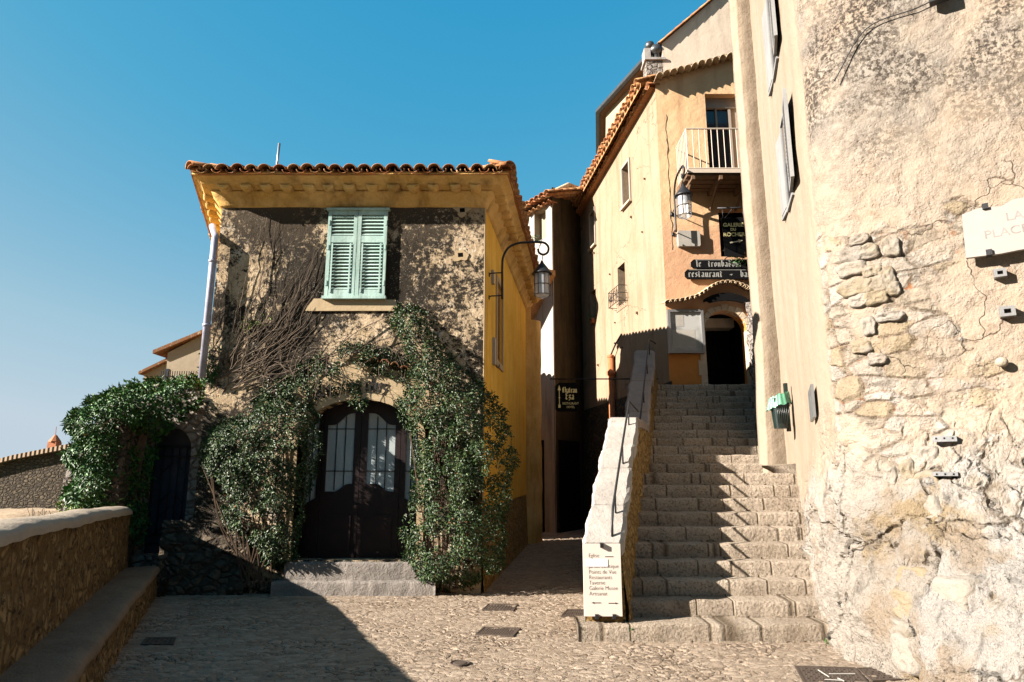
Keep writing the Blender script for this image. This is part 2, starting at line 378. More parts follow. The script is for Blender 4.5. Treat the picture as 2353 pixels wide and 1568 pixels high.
    rk = m.mix(m.ramp(m.noise(2.2, 3, .5, m.map(loc=(9, 1, 2))), [(.36, 0), (.46, 1)]), (1, 1, 1), m.ramp(re, [(.0, 0), (.014, 1)]))
    rock = m.mix(m.ramp(m.noise(1.9, 5, .6, m.map(loc=(6, 2, 7))), [(.5, 0), (.6, .75)]), rock, (.22, .17, .12))
    rock = m.mix(rk, (.10, .08, .06), rock)
    yk = m.math('MULTIPLY', m.math('MAXIMUM', m.math('SUBTRACT', y, 6.6), 0), .28)
    rm = m.ramp(m.math('MULTIPLY', m.math('ADD', m.math('ADD', zz, m.math('MULTIPLY', nm, .4)), yk), .1), [(.175, 1), (.225, 0)])
    c = m.mix(rm, c, rock)
    ce = m.vor(1.1, 'DISTANCE_TO_EDGE', vec=m.warp(m.warp(None, 2.0, .7), 9, .06)); ck = m.ramp(ce, [(0, 0), (.006, 1)])
    cm = m.math('MULTIPLY', fm, m.ramp(m.math('MULTIPLY', zz, .1), [(.44, 1), (.5, .0)]))
    ck = m.mix(m.math('MULTIPLY', cm, m.ramp(m.noise(.9, 2), [(.52, 0), (.58, 1)])), (1, 1, 1), ck)
    c = m.mix(ck, (.10, .07, .05), c)
    rockh = m.math('ADD', m.math('MULTIPLY', m.noise(1.6, 8, .58, m.warp(None, 1.2, .4)), .55), m.math('MULTIPLY', rk, .05))
    cv = m.ramp(m.math('ABSOLUTE', m.math('SUBTRACT', m.noise(1.5, 4, .5, m.warp(m.map(loc=(3, 3, 3)), 1.5, .3)), .5)), [(.0, 0), (.02, 1)])
    rockh = m.math('ADD', rockh, m.math('MULTIPLY', cv, .06))
    rockh = m.math('ADD', rockh, m.math('MULTIPLY', m.noise(5, 7, .66, m.map((1, 1, .6))), .15))
    mash = m.math('ADD', m.math('MULTIPLY', m.ramp(e, [(0, 0), (.12, 1)]), .03), m.math('MULTIPLY', nm, .05))
    plh = m.math('ADD', m.math('MULTIPLY', m.noise(1.1, 4, .5), .06), m.math('MULTIPLY', m.math('MULTIPLY', nm, fm), .022))
    hh = m.mix(m.math('MULTIPLY', mas, fm), plh, mash)
    rmd = m.ramp(m.math('MULTIPLY', m.math('ADD', m.math('ADD', zz, m.math('MULTIPLY', nm, .4)), yk), .1), [(.13, 1), (.25, 0)])
    hh = m.mix(rmd, hh, m.math('SUBTRACT', rockh, .35))
    m.disp(hh, 1.0, .08)
    pits = m.ramp(m.vor(26, 'F1', 'Distance', m.warp(None, 7, .12)), [(.05, 0), (.3, 1)])
    hb = m.math('ADD', m.math('ADD', m.math('MULTIPLY', m.noise(55, 5, .6), .5), m.math('MULTIPLY', pits, m.math('MULTIPLY', m.ramp(n4, [(.45, 0), (.6, 1)]), .6))), m.math('MULTIPLY', ck, .6))
    hb = m.math('MULTIPLY', hb, m.math('ADD', m.math('MULTIPLY', fm, .7), .3)); hb = m.math('MULTIPLY', hb, m.math('SUBTRACT', 1.0, m.math('MULTIPLY', rm, .5)))
    return m.fin(c, m.bump(hb, .8, .022))
M['bigwall'] = mat_bigwall()
def mat_wstone():
    m = Mt('rubble_limestone', .95, .08)
    c = m.ramp(m.island(), [(0, (.21, .175, .14)), (.35, (.27, .245, .215)), (.7, (.235, .20, .155)), (.9, (.23, .185, .12)), (1, (.19, .17, .15))])
    c = m.mix(m.ramp(m.noise(5, 6, .65), [(.45, 0), (.65, .6)]), c, (.27, .25, .225))
    c = m.mix(m.ramp(m.noise(26, 8, .75), [(.56, 0), (.66, .7)]), c, (.13, .105, .08))
    return m.fin(c, m.bump(m.math('ADD', m.noise(8, 8, .7), m.math('MULTIPLY', m.noise(45, 5, .6), .4)), .8, .04))
M['wall_stone'] = mat_wstone()
def mat_tile(name='terracotta_tile', k=1.0, lich=.6):
    m = Mt(name, .85, .15)
    c = m.ramp(m.island(), [(0, (.30 * k, .10 * k, .035 * k)), (.35, (.38 * k, .16 * k, .06 * k)), (.7, (.42 * k, .23 * k, .10 * k)), (1, (.26 * k, .085 * k, .03 * k))])
    c = m.mix(m.ramp(m.noise(16, 7, .7), [(.5, 0), (.62, lich)]), c, (.10, .07, .04))
    c = m.mix(m.ramp(m.noise(11, 7, .7, m.map(loc=(3, 3, 3))), [(.56, 0), (.66, lich)]), c, (.42, .36, .26))
    return m.fin(c, m.bump(m.noise(40, 5, .7), .4, .01))
M['tile'] = mat_tile(); M['tile_dark'] = mat_tile('weathered_dark_tile', .45, .9); M['tile_far'] = mat_tile('old_pale_tile', 1.0, .9)
M['plaster_tile'] = plaster('plastered_tile', (.50, .36, .22), (.55, .43, .29), (.25, .14, .06), .8, 3, bump=.6)
def mat_flatroof():
    m = Mt('far_roof_tile', .9, .1); n = m.n('ShaderNodeTexWave'); m.L(m.map((1, 1, 1), rot=(0, 0, .5)), n.inputs[0]); n.inputs['Scale'].default_value = 2.2
    c = m.mix(m.noise(6, 6, .7), (.20, .13, .085), (.27, .21, .15)); return m.fin(c, m.bump(n.outputs['Fac'], .8, .08))
M['far_roof'] = mat_flatroof()
def mat_leaf(name, a, b, c_, red=.03, rough=.36):
    m = Mt(name, rough, .32)
    r = m.island()
    col = m.ramp(r, [(0, a), (.5, b), (.93 - red, c_), (1 - red + .0001, c_), (1, (.20, .055, .025))], 'LINEAR')
    m.b.inputs['Roughness'].default_value = rough
    return m.fin(col)
M['leaf'] = mat_leaf('glossy_leaf', (.010, .030, .007), (.024, .056, .012), (.060, .10, .024), .03, .46)
M['ivy'] = mat_leaf('ivy_leaf', (.009, .040, .005), (.022, .085, .010), (.05, .15, .018), .0, .5)
M['lime'] = mat_leaf('lime_leaf', (.06, .14, .01), (.14, .22, .02), (.24, .30, .03), .0, .5)
M['twig'] = simple('grey_twig', (.13, .10, .075), .9, .1)
M['stem_dark'] = simple('brown_stem', (.09, .06, .04), .9, .1)
M['wood_door'] = simple('dark_maroon_wood', (.010, .0028, .0026), .45, .4, 0, .3, 60)
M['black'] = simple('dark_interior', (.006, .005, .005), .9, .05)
M['iron'] = simple('wrought_iron', (.018, .018, .02), .5, .4, .3)
M['curtain'] = plaster('pale_curtain_glass', (.30, .36, .38), (.40, .44, .44), (.15, .17, .17), .4, 2, bump=.05)
M['curtain'].node_tree.nodes['Principled BSDF'].inputs['Roughness'].default_value = .25
M['curtain'].node_tree.nodes['Principled BSDF'].inputs['Specular IOR Level'].default_value = .5
M['shutter'] = plaster('mint_paint', (.31, .46, .42), (.42, .56, .51), (.13, .17, .14), .8, 3, bump=.15)
M['shutter_w'] = plaster('white_grey_paint', (.20, .20, .20), (.25, .25, .245), (.09, .09, .09), .4, 3, bump=.15)
M['shutter_y'] = plaster('ochre_shutter_paint', (.36, .20, .06), (.42, .25, .09), (.2, .1, .03), .4, 3, bump=.2)
M['pipe'] = simple('grey_painted_pipe', (.30, .30, .38), .5, .4)
M['white_box'] = simple('offwhite_box', (.34, .32, .285), .6, .3, 0, .08)
M['plaque'] = simple('pale_marble', (.27, .245, .225), .55, .3, 0, .05, 8, .1)
M['plaque_l'] = simple('pale_pink_marble', (.66, .575, .505), .55, .3, 0, .04, 8, .1)
M['sticker'] = simple('white_sticker', (.75, .75, .80), .5, .3, 0, .02)
M['ink'] = simple('dark_ink', (.035, .03, .028), .8, .1)
M['engr'] = simple('engraved_shadow', (.21, .19, .175), .9, .05)
M['gold'] = simple('gold_lettering', (.95, .80, .38), .45, .4, 0, .1)
M['cream_l'] = simple('cream_lettering', (.75, .66, .48), .6, .3, 0, .1)
M['letter_grey'] = simple('weathered_lettering', (.30, .30, .28), .7, .3, 0, .2)
M['board'] = simple('black_painted_board', (.004, .004, .0045), .8, .1, 0, .3)
M['grate'] = simple('rusty_cast_iron', (.075, .055, .042), .75, .3, .2)
M['terra'] = simple('terracotta_pipe', (.38, .13, .05), .7, .25)
M['railing'] = simple('cream_painted_rail', (.52, .44, .36), .5, .3, 0, .05)
M['timber'] = simple('old_brown_timber', (.14, .085, .05), .8, .2)
M['frame_grey'] = simple('aluminium_frame', (.25, .25, .25), .4, .5, .5, .05)
M['frame_w'] = simple('pale_window_frame', (.30, .26, .22), .6, .3, 0, .05)
M['stone_arch'] = plaster('limestone_voussoir', (.42, .33, .23), (.52, .43, .32), (.25, .17, .1), .5, 3, bump=.6, streak=False)
M['gutter'] = simple('dark_zinc_gutter', (.08, .085, .09), .4, .5, .6)
M['bin'] = simple('dark_green_plastic', (.010, .02, .018), .35, .5)
M['steel'] = simple('galvanised_steel', (.38, .39, .4), .4, .5, .8, .1)
M['gate_door'] = simple('slate_blue_door', (.035, .04, .06), .6, .3)
M['soil'] = plaster('dry_soil', (.30, .22, .14), (.38, .29, .2), (.15, .1, .06), .5, 2, bump=.7, streak=False)
M['earth'] = plaster('hillside_earth', (.10, .11, .05), (.18, .16, .08), (.06, .07, .03), .5, .1, bump=.5, streak=False)
def mat_glass(name, col=(1, 1, 1), rough=.05, alpha=None):
    m = Mt(name, rough, .5); m.b.inputs['Transmission Weight'].default_value = .0
    m.b.inputs['Alpha'].default_value = alpha if alpha else .35
    return m.fin(col)
M['lglass'] = mat_glass('lantern_glass', (.75, .8, .85), .12, .42)
M['dglass'] = simple('dark_window_glass', (.03, .035, .045), .08, .6, 0, .1, 2, .02)
M['bag'] = mat_glass('green_plastic_bag', (.10, .30, .19), .35, .8)
def mat_notice():
    m = Mt('display_case_glass', .25, .5)
    c = m.mix(m.ramp(m.noise(3, 4, .5), [(.4, 0), (.6, 1)]), (.26, .26, .25), (.40, .40, .385)); return m.fin(c)
M['notice'] = mat_notice()
# ------------------------------------------------------------------ reusable pieces
def sweep(mb, prof, path, sub=.25, jit=0):
    """profile (outward, z) along plan path; outward = right-hand side; mitred"""
    P = [Vector((p[0], p[1], 0)) for p in path]; rings = []; base = []
    for i, p in enumerate(P):
        d0 = (P[i] - P[i - 1]).normalized() if i else (P[1] - P[0]).normalized()
        d1 = (P[i + 1] - P[i]).normalized() if i < len(P) - 1 else d0
        n0 = Vector((d0.y, -d0.x, 0)); n1 = Vector((d1.y, -d1.x, 0)); m = (n0 + n1).normalized()
        base.append((p, m / max(.3, m.dot(n1))))
    full = []
    for i in range(len(P) - 1):
        k = max(1, int((P[i + 1] - P[i]).length / sub))
        for j in range(k): 
            t = j / k; full.append((base[i][0].lerp(base[i + 1][0], t), base[i][1].lerp(base[i + 1][1], t)))
    full.append(base[-1])
    m = len(prof); vs = []; fs = []
    for p, n in full:
        for o, z in prof:
            q = p + n * o + Vector((0, 0, z)); k = 1 + jit * nz(q, 2.5); vs.append(p + n * (o * k) + Vector((0, 0, z + jit * .1 * nz(q, 3, 5))))
    for i in range(len(full) - 1):
        for j in range(m - 1): fs.append((i * m + j, (i + 1) * m + j, (i + 1) * m + j + 1, i * m + j + 1))
    mb.add(vs, fs)
def half_tile(mb, p, a, s, up, r0, r1, ln, th=.014, seg=8, inv=False, full=True):
    """canal tile: axis from p along s; a = sideways unit; up = normal"""
    p, a, s, up = Vector(p), Vector(a), Vector(s), Vector(up); vs = []; fs = []
    sg = -1 if inv else 1
    for e, r in ((0, r0), (ln, r1)):
        for rr in (r, r - th):
            for k in range(seg + 1):
                an = math.pi * k / seg; vs.append(p + s * e + a * (math.cos(an) * rr) + up * (math.sin(an) * rr * .82 * sg))
    m = seg + 1
    for k in range(seg):
        fs += [(k, k + 1, 2 * m + k + 1, 2 * m + k), (m + k, 3 * m + k, 3 * m + k + 1, m + k + 1), (k, m + k, m + k + 1, k + 1), (2 * m + k, 2 * m + k + 1, 3 * m + k + 1, 3 * m + k)]
    fs += [(0, 2 * m, 3 * m, m), (m - 1, 2 * m - 1, 4 * m - 1, 3 * m - 1)]
    mb.add(vs, fs)
def tile_field(mb, A, B, s, pitch, rows, r=.095, ln=.4, hip=(0, 0), rnd=random.Random(3), droop=0, pan=True):
    """eave line A->B (3D), s = unit vector up the slope; hip = run cut off per row at each end"""
    A, B, s = Vector(A), Vector(B), Vector(s).normalized(); e = (B - A); L = e.length; e.normalize()
    up = e.cross(s); up = up if up.z > 0 else -up; n = int(L / pitch)
    for i in range(n + 1):
        t = i * L / n
        for k in range(rows):
            d = k * (ln - .09)
            if t < hip[0] * d - .02 or L - t < hip[1] * d - .02: continue
            j = Vector((rnd.uniform(-.008, .008), rnd.uniform(-.008, .008), rnd.uniform(-.006, .006)))
            ex = rnd.uniform(-.025, .025) if k == 0 else 0
            half_tile(mb, A + e * t + s * (d + ex) + up * (.03 + .012 * k * 0) + j, e, s, up, r * rnd.uniform(.97, 1.08), r * .82, ln)
            if pan and i < n: half_tile(mb, A + e * (t + L / n / 2) + s * (d + ex * .5 + .02) + up * .035 + j, e, s, up, r * .8, r * .92, ln, inv=True)
def louvre(mb_f, mb_s, fr, u0, u1, z0, z1, d, nsl=9, th=.035, splits=((0, 1),), st=.06):
    """shutter leaf: frame stiles/rails + tilted slats in the given fractional spans"""
    mb_f.fbox(fr, u0, u0 + st, z0, z1, d, d + th); mb_f.fbox(fr, u1 - st, u1, z0, z1, d, d + th)
    H = z1 - z0; prev = 0
    edges = [0.0] + [x for sp in splits for x in sp] + [1.0]
    rails = [(edges[i], edges[i + 1]) for i in range(0, len(edges), 2)]
    for a, b in rails:
        if b - a > .001: mb_f.fbox(fr, u0 + st + .001, u1 - st - .001, z0 + a * H, z0 + b * H, d + .002, d + th - .003)
    for a, b in splits:
        za, zb = z0 + a * H, z0 + b * H; k = max(3, int((zb - za) / .052))
        for i in range(k):
            zc = za + (i + .5) * (zb - za) / k
            c = fr.w((u0 + u1) / 2, zc, d + th / 2)
            mb_s.box(c, fr.u * ((u1 - u0) / 2 - st), fr.n * .017 + Vector((0, 0, -.017)), (fr.n + Vector((0, 0, 1))).normalized() * .004)
def text(string, size, fr, u, z, d, mat, parent, name='lettering', align='LEFT', rot=0, depth=.002, xs=1.0, bold=0, arcfn=None):
    cu = bpy.data.curves.new('t', 'FONT'); cu.body = string; cu.size = size; cu.align_x = align; cu.extrude = depth; cu.offset = bold
    ob = bpy.data.objects.new('t', cu); S.collection.objects.link(ob)
    dg = bpy.context.evaluated_depsgraph_get(); me = bpy.data.meshes.new_from_object(ob.evaluated_get(dg))
    mb = MB(); c, s = math.cos(rot), math.sin(rot)
    mb.add([fr.w(u + (v.co.x * c - v.co.y * s) * xs, z + v.co.x * s + v.co.y * c, d + v.co.z) for v in me.vertices], [tuple(p.vertices) for p in me.polygons])
    bpy.data.objects.remove(ob); bpy.data.meshes.remove(me)
    return mb.build(name, mat, parent)
GL = {
 'l': (.3, [[(0, 1.55), (.1, 1.45), (.1, .1), (.24, 0)]]), 'i': (.3, [[(0, .9), (.1, 1), (.1, .1), (.24, 0)], [(.05, 1.3), (.15, 1.4)]]),
 'e': (.5, [[(.1, .88), (.1, .15), (.22, 0), (.42, .12)], [(.1, .88), (.26, 1), (.42, .8), (.12, .42)]]),
 't': (.42, [[(.1, 1.3), (.1, .15), (.22, 0), (.36, .1)], [(-.02, .95), (.32, .95)]]),
 'r': (.45, [[(0, .9), (.1, 1), (.1, .1), (0, .02), (.22, .02)], [(.1, .85), (.25, 1), (.4, .86)]]),
 'o': (.56, [[(.1, .88), (.1, .15), (.24, 0), (.44, .14), (.44, .85), (.28, 1), (.1, .86)]]),
 'u': (.62, [[(0, .92), (.1, 1), (.1, .15), (.22, 0), (.44, .16)], [(.34, .92), (.44, 1), (.44, .1), (.56, 0)]]),
 'b': (.56, [[(0, 1.5), (.1, 1.55), (.1, .15), (.24, 0), (.44, .14), (.44, .82), (.3, 1), (.1, .86)]]),
 'a': (.58, [[(.06, .86), (.22, 1), (.42, .85), (.42, .12), (.52, 0)], [(.42, .55), (.1, .4), (.1, .14), (.22, 0), (.42, .14)]]),
 'd': (.56, [[(.1, .86), (.1, .14), (.24, 0), (.44, .14), (.44, .85), (.08, 1.45)], [(.1, .86), (.26, 1), (.44, .84)]]),
 's': (.48, [[(.4, .9), (.22, 1), (.08, .8), (.38, .32), (.24, 0), (.04, .12)]]),
 'n': (.62, [[(0, .92), (.1, 1), (.1, .02)], [(.1, .84), (.3, 1), (.44, .85), (.44, .12), (.56, 0)]]),
 'c': (.46, [[(.4, .88), (.26, 1), (.1, .85), (.1, .15), (.22, 0), (.4, .12)]]),
 'h': (.58, [[(0, 1.5), (.1, 1.55), (.1, .02)], [(.1, .84), (.3, 1), (.44, .84), (.44, .1), (.28, -.22)]]),
 'z': (.5, [[(.04, .95), (.42, .95), (.08, .5), (.4, .35), (.2, -.15), (.02, -.1)]]),
 '~': (.6, [[(0, .4), (.15, .62), (.35, .38), (.5, .6)]]), ' ': (.5, []),
 'C': (.66, [[(.55, 1.35), (.3, 1.5), (.08, 1.2), (.08, .3), (.3, 0), (.55, .18)], [(.3, 1.4), (.3, .12)]]),
 'E': (.62, [[(.52, 1.38), (.3, 1.5), (.1, 1.22), (.22, .8), (.08, .3), (.3, 0), (.54, .18)], [(.16, .78), (.45, .84)]]),
 'L': (.6, [[(.1, 1.5), (.1, .05), (.55, .08)], [(0, 1.4), (.2, 1.5)]]), "'": (.2, [[(.05, 1.5), (.1, 1.2)]]),
 'R': (.66, [[(.08, 1.5), (.08, 0)], [(.08, 1.4), (.4, 1.5), (.5, 1.1), (.1, .75)], [(.2, .75), (.55, 0)]]),
 'S': (.6, [[(.5, 1.35), (.25, 1.5), (.06, 1.1), (.48, .5), (.3, 0), (.04, .15)]]),
}
def gothic(string, h, mapfn, mat, parent, name='lettering', nib=.17, sp=.14, depth=.003):
    """broad-nib pen strokes; mapfn(x, y, d)"""
    mb = MB(); x = 0; na = rad(38); hx, hy = math.cos(na) * nib / 2, math.sin(na) * nib / 2
    for ch in string:
        wd, strokes = GL[ch]
        for st in strokes:
            for (x0, y0), (x1, y1) in zip(st, st[1:]):
                dx, dy = x1 - x0, y1 - y0; l = math.hypot(dx, dy); px_, py_ = -dy / l * .022, dx / l * .022
                cr = hx * dy - hy * dx; sg = 1 if hx * px_ + hy * py_ > 0 else -1
                ax, ay = hx + px_ * sg, hy + py_ * sg
                q = [(x0 - ax, y0 - ay), (x1 - ax, y1 - ay), (x1 + ax, y1 + ay), (x0 + ax, y0 + ay)]
                a = [mapfn((x + p) * h, r_ * h, depth) for p, r_ in q]; b = [mapfn((x + p) * h, r_ * h, 0) for p, r_ in q]
                mb.add(a + b, [(0, 1, 2, 3), (0, 4, 5, 1), (1, 5, 6, 2), (2, 6, 7, 3), (3, 7, 4, 0)])
        x += wd + sp
    return mb.build(name, mat, parent), x * h
def in_poly(x, y, P):
    c = False; n = len(P)
    for i in range(n):
        x0, y0 = P[i]; x1, y1 = P[(i + 1) % n]
        if (y0 > y) != (y1 > y) and x < (x1 - x0) * (y - y0) / (y1 - y0) + x0: c = not c
    return c
def edge_d(x, y, P):
    m = 1e9; n = len(P)
    for i in range(n):
        x0, y0 = P[i]; x1, y1 = P[(i + 1) % n]; dx, dy = x1 - x0, y1 - y0
        t = max(0, min(1, ((x - x0) * dx + (y - y0) * dy) / (dx * dx + dy * dy + 1e-9)))
        m = min(m, math.hypot(x - x0 - t * dx, y - y0 - t * dy))
    return m
def leaf(mb, p, L, W, rnd, out, droop=.35):
    """folded 4-point leaf growing outwards"""
    a = rnd.uniform(0, 2 * math.pi)
    d = Vector((math.cos(a), -abs(rnd.gauss(.3, .45)), math.sin(a) - droop))
    d = (d + out * rnd.uniform(0, .8)).normalized()
    n = (out + Vector((rnd.gauss(0, .55), rnd.gauss(0, .45), rnd.gauss(.25, .5)))).normalized()
    s = d.cross(n)
    if s.length < .05: return
    s.normalize(); n = s.cross(d)
    m = p + d * L * .5
    mb.add([p, m + s * W - n * W * .35 * -1, p + d * L - n * L * .12, m - s * W + n * W * .35, m], [(0, 4, 1), (4, 2, 1), (0, 3, 4), (4, 3, 2)])
def foliage(P, n, Y, depth, L, rnd, gap=.0, gsc=3.5, ex=.6, inner=.35, out=Vector((0, -1, 0)), skip=None):
    """leaves in a cushion in front of plane Y, silhouette P in (x, z)"""
    mb = MB(); xs = [p[0] for p in P]; zs = [p[1] for p in P]; k = 0
    tries = 0
    while k < n and tries < n * 12:
        tries += 1
        x = rnd.uniform(min(xs) - .06, max(xs) + .06); z = rnd.uniform(min(zs) - .06, max(zs) + .06)
        e = edge_d(x, z, P); ins = in_poly(x, z, P)
        if skip and in_poly(x, z, skip): continue
        if not ins and e > .07 * (1 + nz((x, 0, z), 7)): continue
        g = nz((x, 2.0, z), gsc, 4) + .5 * nz((x, 5, z), gsc * 2.6, 9)
        if g < gap and rnd.random() < .93: continue
        t = depth * (min(1, e / .35) ** ex if ins else .05) * (.75 + .5 * g + .25)
        d = t * (1 - inner * rnd.random() ** 2)
        leaf(mb, Vector((x, Y - d - .01, z)), L * rnd.choice((.5, .7, .9, 1.0, 1.25, 1.45)), L * rnd.uniform(.13, .26), rnd, out)
        k += 1
    return mb
def px_poly(pts, Y): return [((q := at(x, y, Y)).x, q.z) for x, y in pts]
# ================================================================== SETTING
mb = MB()
def gfn(u, v):
    x = -7.2 + 14.5 * u; y = 3.4 + 19 * v ** 1.35
    return Vector((x, y, .0))
mb.grid(gfn, 620, 560)
g = mb.build('cobbled_ground', M['ground'], smooth=True); tag(g, kind='structure')
mb = MB()
mb.prism([(-9, -14), (-3.6, -14), (-3.6, 3.4), (-3.6, 3.4), (7.3, 3.4), (7.3, 22.39), (30, 22.39), (30, -14)][0:0] or [(-6, -14), (24, -14), (24, 3.395), (-6, 3.395)], [], lambda a, b, d: Vector((a, b, d)), -.4, -.004)
g = mb.build('paved_ground', M['soil']); tag(g, kind='structure')
mb = MB()
def tfn(u, v):
    a = u * 2 * math.pi; r = 24 + 3000 * v ** 3
    x, y = r * math.cos(a), r * math.sin(a) + 8; t = v ** 3 * 3000
    return Vector((x, y, -1.2 - min(90, t * .45) + 3 * nz((x, y, 0), .02)))
mb.grid(tfn, 72, 24); mb.lathe((0, 8, -1.3), [(.01, 0), (26, 0)], 48)
g = mb.build('hillside_ground', M['earth'], smooth=True); tag(g, kind='structure')
mb = MB(); mb.grid(lambda u, v: Vector((-14 + 8.6 * u + (-.0) , 6.8 + 12 * v, .68 + .12 * nz((u * 8, v * 10, 0), 1.1) + .02)), 60, 60)
bedm = MB()
for q in mb.v:
    lim = -3.15 - .415 * (q.y - 4.2) - .44
    if q.x > lim: q.x = lim - .001 * (q.x - lim)
bedm.v = mb.v; bedm.f = mb.f
g = bedm.build('soil_bed', M['soil'], smooth=True); tag(g, kind='structure')
# ================================================================== CORNER HOUSE
FL, FRr, BR, BL = (-4.55, 9.67), (-.434, 9.67), (.38, 16.5), (-6.1, 14.2)
front = Fr(FL, FRr); side = Fr(FRr, BR); left = Fr(BL, FL); back = Fr(BR, BL)
house = thing('corner_house', (-2.4, 12.5, 0), 'small stained house with an arched wooden door, mint green shutters and ochre eaves', 'house')
ZT = 5.80
fu = lambda x: x + 4.55
DX0, DX1, DSP, DTOP, DTH = fu(-3.12), fu(-1.36), 2.14, 2.72, .447
dc = (DX0 + DX1) / 2; dr = (DX1 - DX0) / 2
def door_loop(o=0, z0=DTH, n=16): return [(DX0 - o, z0), (DX1 + o, z0)] + arc(dc, DSP, dr + o, DTOP - DSP + o, 0, 180, n)
mb = MB()
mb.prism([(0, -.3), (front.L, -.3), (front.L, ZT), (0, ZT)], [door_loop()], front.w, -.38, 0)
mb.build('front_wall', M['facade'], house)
mb = MB()
LANC = [(3.25, 1.25), (3.75, 1.25), (3.75, 1.85), (3.70, 2.05), (3.6, 2.25), (3.5, 2.42), (3.4, 2.25), (3.3, 2.05), (3.25, 1.85)]
su0, sz0 = side.uz(1150, 560); 
WN0, WN1, WZ0, WZ1 = 1.35, 2.05, 3.55, 4.95
mb.prism([(.0, 1.15), (side.L, 1.15), (side.L, ZT), (0, ZT)], [LANC, [(WN0, WZ0), (WN1, WZ0), (WN1, WZ1), (WN0, WZ1)]], side.w, -.3, .004)
mb.build('side_wall', M['yellow'], house)
mb = MB(); mb.grid(lambda u, v: side.w(u * side.L, -.3 + 1.45 * v, .05 * (1 - v) + .012 * nz((u * 40, v * 8, 0), 1)), 60, 10)
mb.build('plinth', M['rubble_gold'], house)
mb = MB(); mb.prism([(0, -.3), (left.L, -.3), (left.L, ZT), (0, ZT)], [], left.w, -.3, 0); mb.build('side_wall', M['yellow'], house)
mb = MB(); mb.prism([(0, -.3), (back.L, -.3), (back.L, ZT), (0, ZT)], [], back.w, -.3, 0); mb.build('back_wall', M['cornice'], house)
mb = MB(); mb.prism([(3.2, 1.2), (3.8, 1.2), (3.8, 2.5), (3.2, 2.5)], [], side.w, -.32, -.16); o = mb.build('niche', M['black'], house)
# light plaster edging on the front corner and the far corner pilaster
mb = MB(); mb.prism([(.0, 1.2), (.10, 1.2), (.07, 3), (.11, 4.2), (.08, ZT - .02), (0, ZT - .02)], [], side.w, 0, .014); mb.build('corner_edging', M['surround'], house)
mb = MB()
cpx = side.w(side.L + .12, 0, .05)
mb.grid(lambda u, v: cpx + Vector((.30 * math.cos(math.pi * 2 * u), .30 * math.sin(math.pi * 2 * u), -.2 + 5.7 * v)) * 1.0 + Vector((.03 * nz((u * 3, v * 9, 0), 1), 0, 0)), 24, 30)
mb.build('corner_pilaster', M['cornice'], house, smooth=True)
# side window (closed slatted shutter in a frame)
w_ = MB(); w_.prism([(WN0 - .09, WZ0 - .1), (WN1 + .09, WZ0 - .1), (WN1 + .09, WZ1 + .09), (WN0 - .09, WZ1 + .09)], [[(WN0, WZ0), (WN1, WZ0), (WN1, WZ1), (WN0, WZ1)]], side.w, 0, .03)
sw = w_.build('window', M['surround'], house)
a, b = MB(), MB(); louvre(a, b, side, WN0 + .003, (WN0 + WN1) / 2 - .003, WZ0 + .003, WZ1 - .003, -.06, splits=((.06, .94),)); louvre(a, b, side, (WN0 + WN1) / 2 + .003, WN1 - .003, WZ0 + .003, WZ1 - .003, -.06, splits=((.06, .94),))
b.fbox(side, WN0 + .01, WN1 - .01, WZ0 + .01, WZ1 - .01, -.1, -.07)
a.build('shutter_frame', M['shutter_y'], sw); b.build('slats', M['shutter_y'], sw)
# two white meter boxes on the side wall
for (px, py, w2, h2, lb) in ((1129, 638, .13, .22, 'small grey box beside the lamp bracket'), (1132, 808, .16, .44, 'tall pale metal box with a hooked stay')):
    u_, z_ = side.uz(px, py); mb = MB(); mb.fbox(side, u_ - w2 / 2, u_ + w2 / 2, z_ - h2 / 2, z_ + h2 / 2, .004, .05)
    bx = mb.build('wall_box', M['white_box'], house); bx['label'] = lb
    if h2 > .3:
        mb = MB(); mb.tube(curve([side.w(u_, z_ - h2 / 2, .04), side.w(u_ + .06, z_ - h2 / 2 - .04, .07), side.w(u_ + .16, z_ - h2 / 2 - .03, .08), side.w(u_ + .17, z_ - h2 / 2 + .03, .09)]), .008, 6); mb.build('hook', M['iron'], bx, smooth=True)
# cornice
path = [BL, FL, FRr, BR]
mb = MB(); sweep(mb, [(.0, 5.74), (.045, 5.76), (.055, 5.80), (.08, 5.84), (.13, 5.90), (.155, 5.93), (.16, 5.955), (.12, 5.96)], path, .2, .10); mb.build('lower_cornice', M['cornice'], house, smooth=True)
mb = MB(); sweep(mb, [(.10, 5.95), (.125, 5.958), (.19, 5.975), (.27, 5.995), (.29, 6.0), (.305, 6.02), (.33, 6.05), (.40, 6.085), (.42, 6.10), (.42, 6.14), (.05, 6.16)], path, .2, .07); mb.build('upper_cornice', M['cornice'], house, smooth=True)
rnd = random.Random(11)
mb = MB()
for fr, n, ua in ((front, 13, .12), (side, 20, .25), (left, 14, .25)):
    for i in range(n):
        u = ua + (fr.L - 2 * ua) * i / (n - 1) + rnd.uniform(-.02, .02); r = rnd.uniform(.085, .10)
        for k in range(1):
            c = fr.w(u, 5.965, .10); vs = []; fs = []
            rings = [(0, 1), (.12, 1), (.17, .97), (.20, .80), (.212, .5), (.215, .08)]
            for d, q in rings:
                for j in range(9):
                    an = math.pi * j / 8; vs.append(c + fr.n * d + fr.u * (math.cos(an) * r * (.6 + .4 * q)) - Vector((0, 0, (math.sin(an) * r * .85) * q - .02)))
            for a_ in range(len(rings) - 1):
                for j in range(8): fs.append((a_ * 9 + j, a_ * 9 + j + 1, (a_ + 1) * 9 + j + 1, (a_ + 1) * 9 + j))
            mb.add(vs, fs)
mb.rough(.008, 9); mb.build('cornice_scallops', M['cornice'], house, smooth=True)
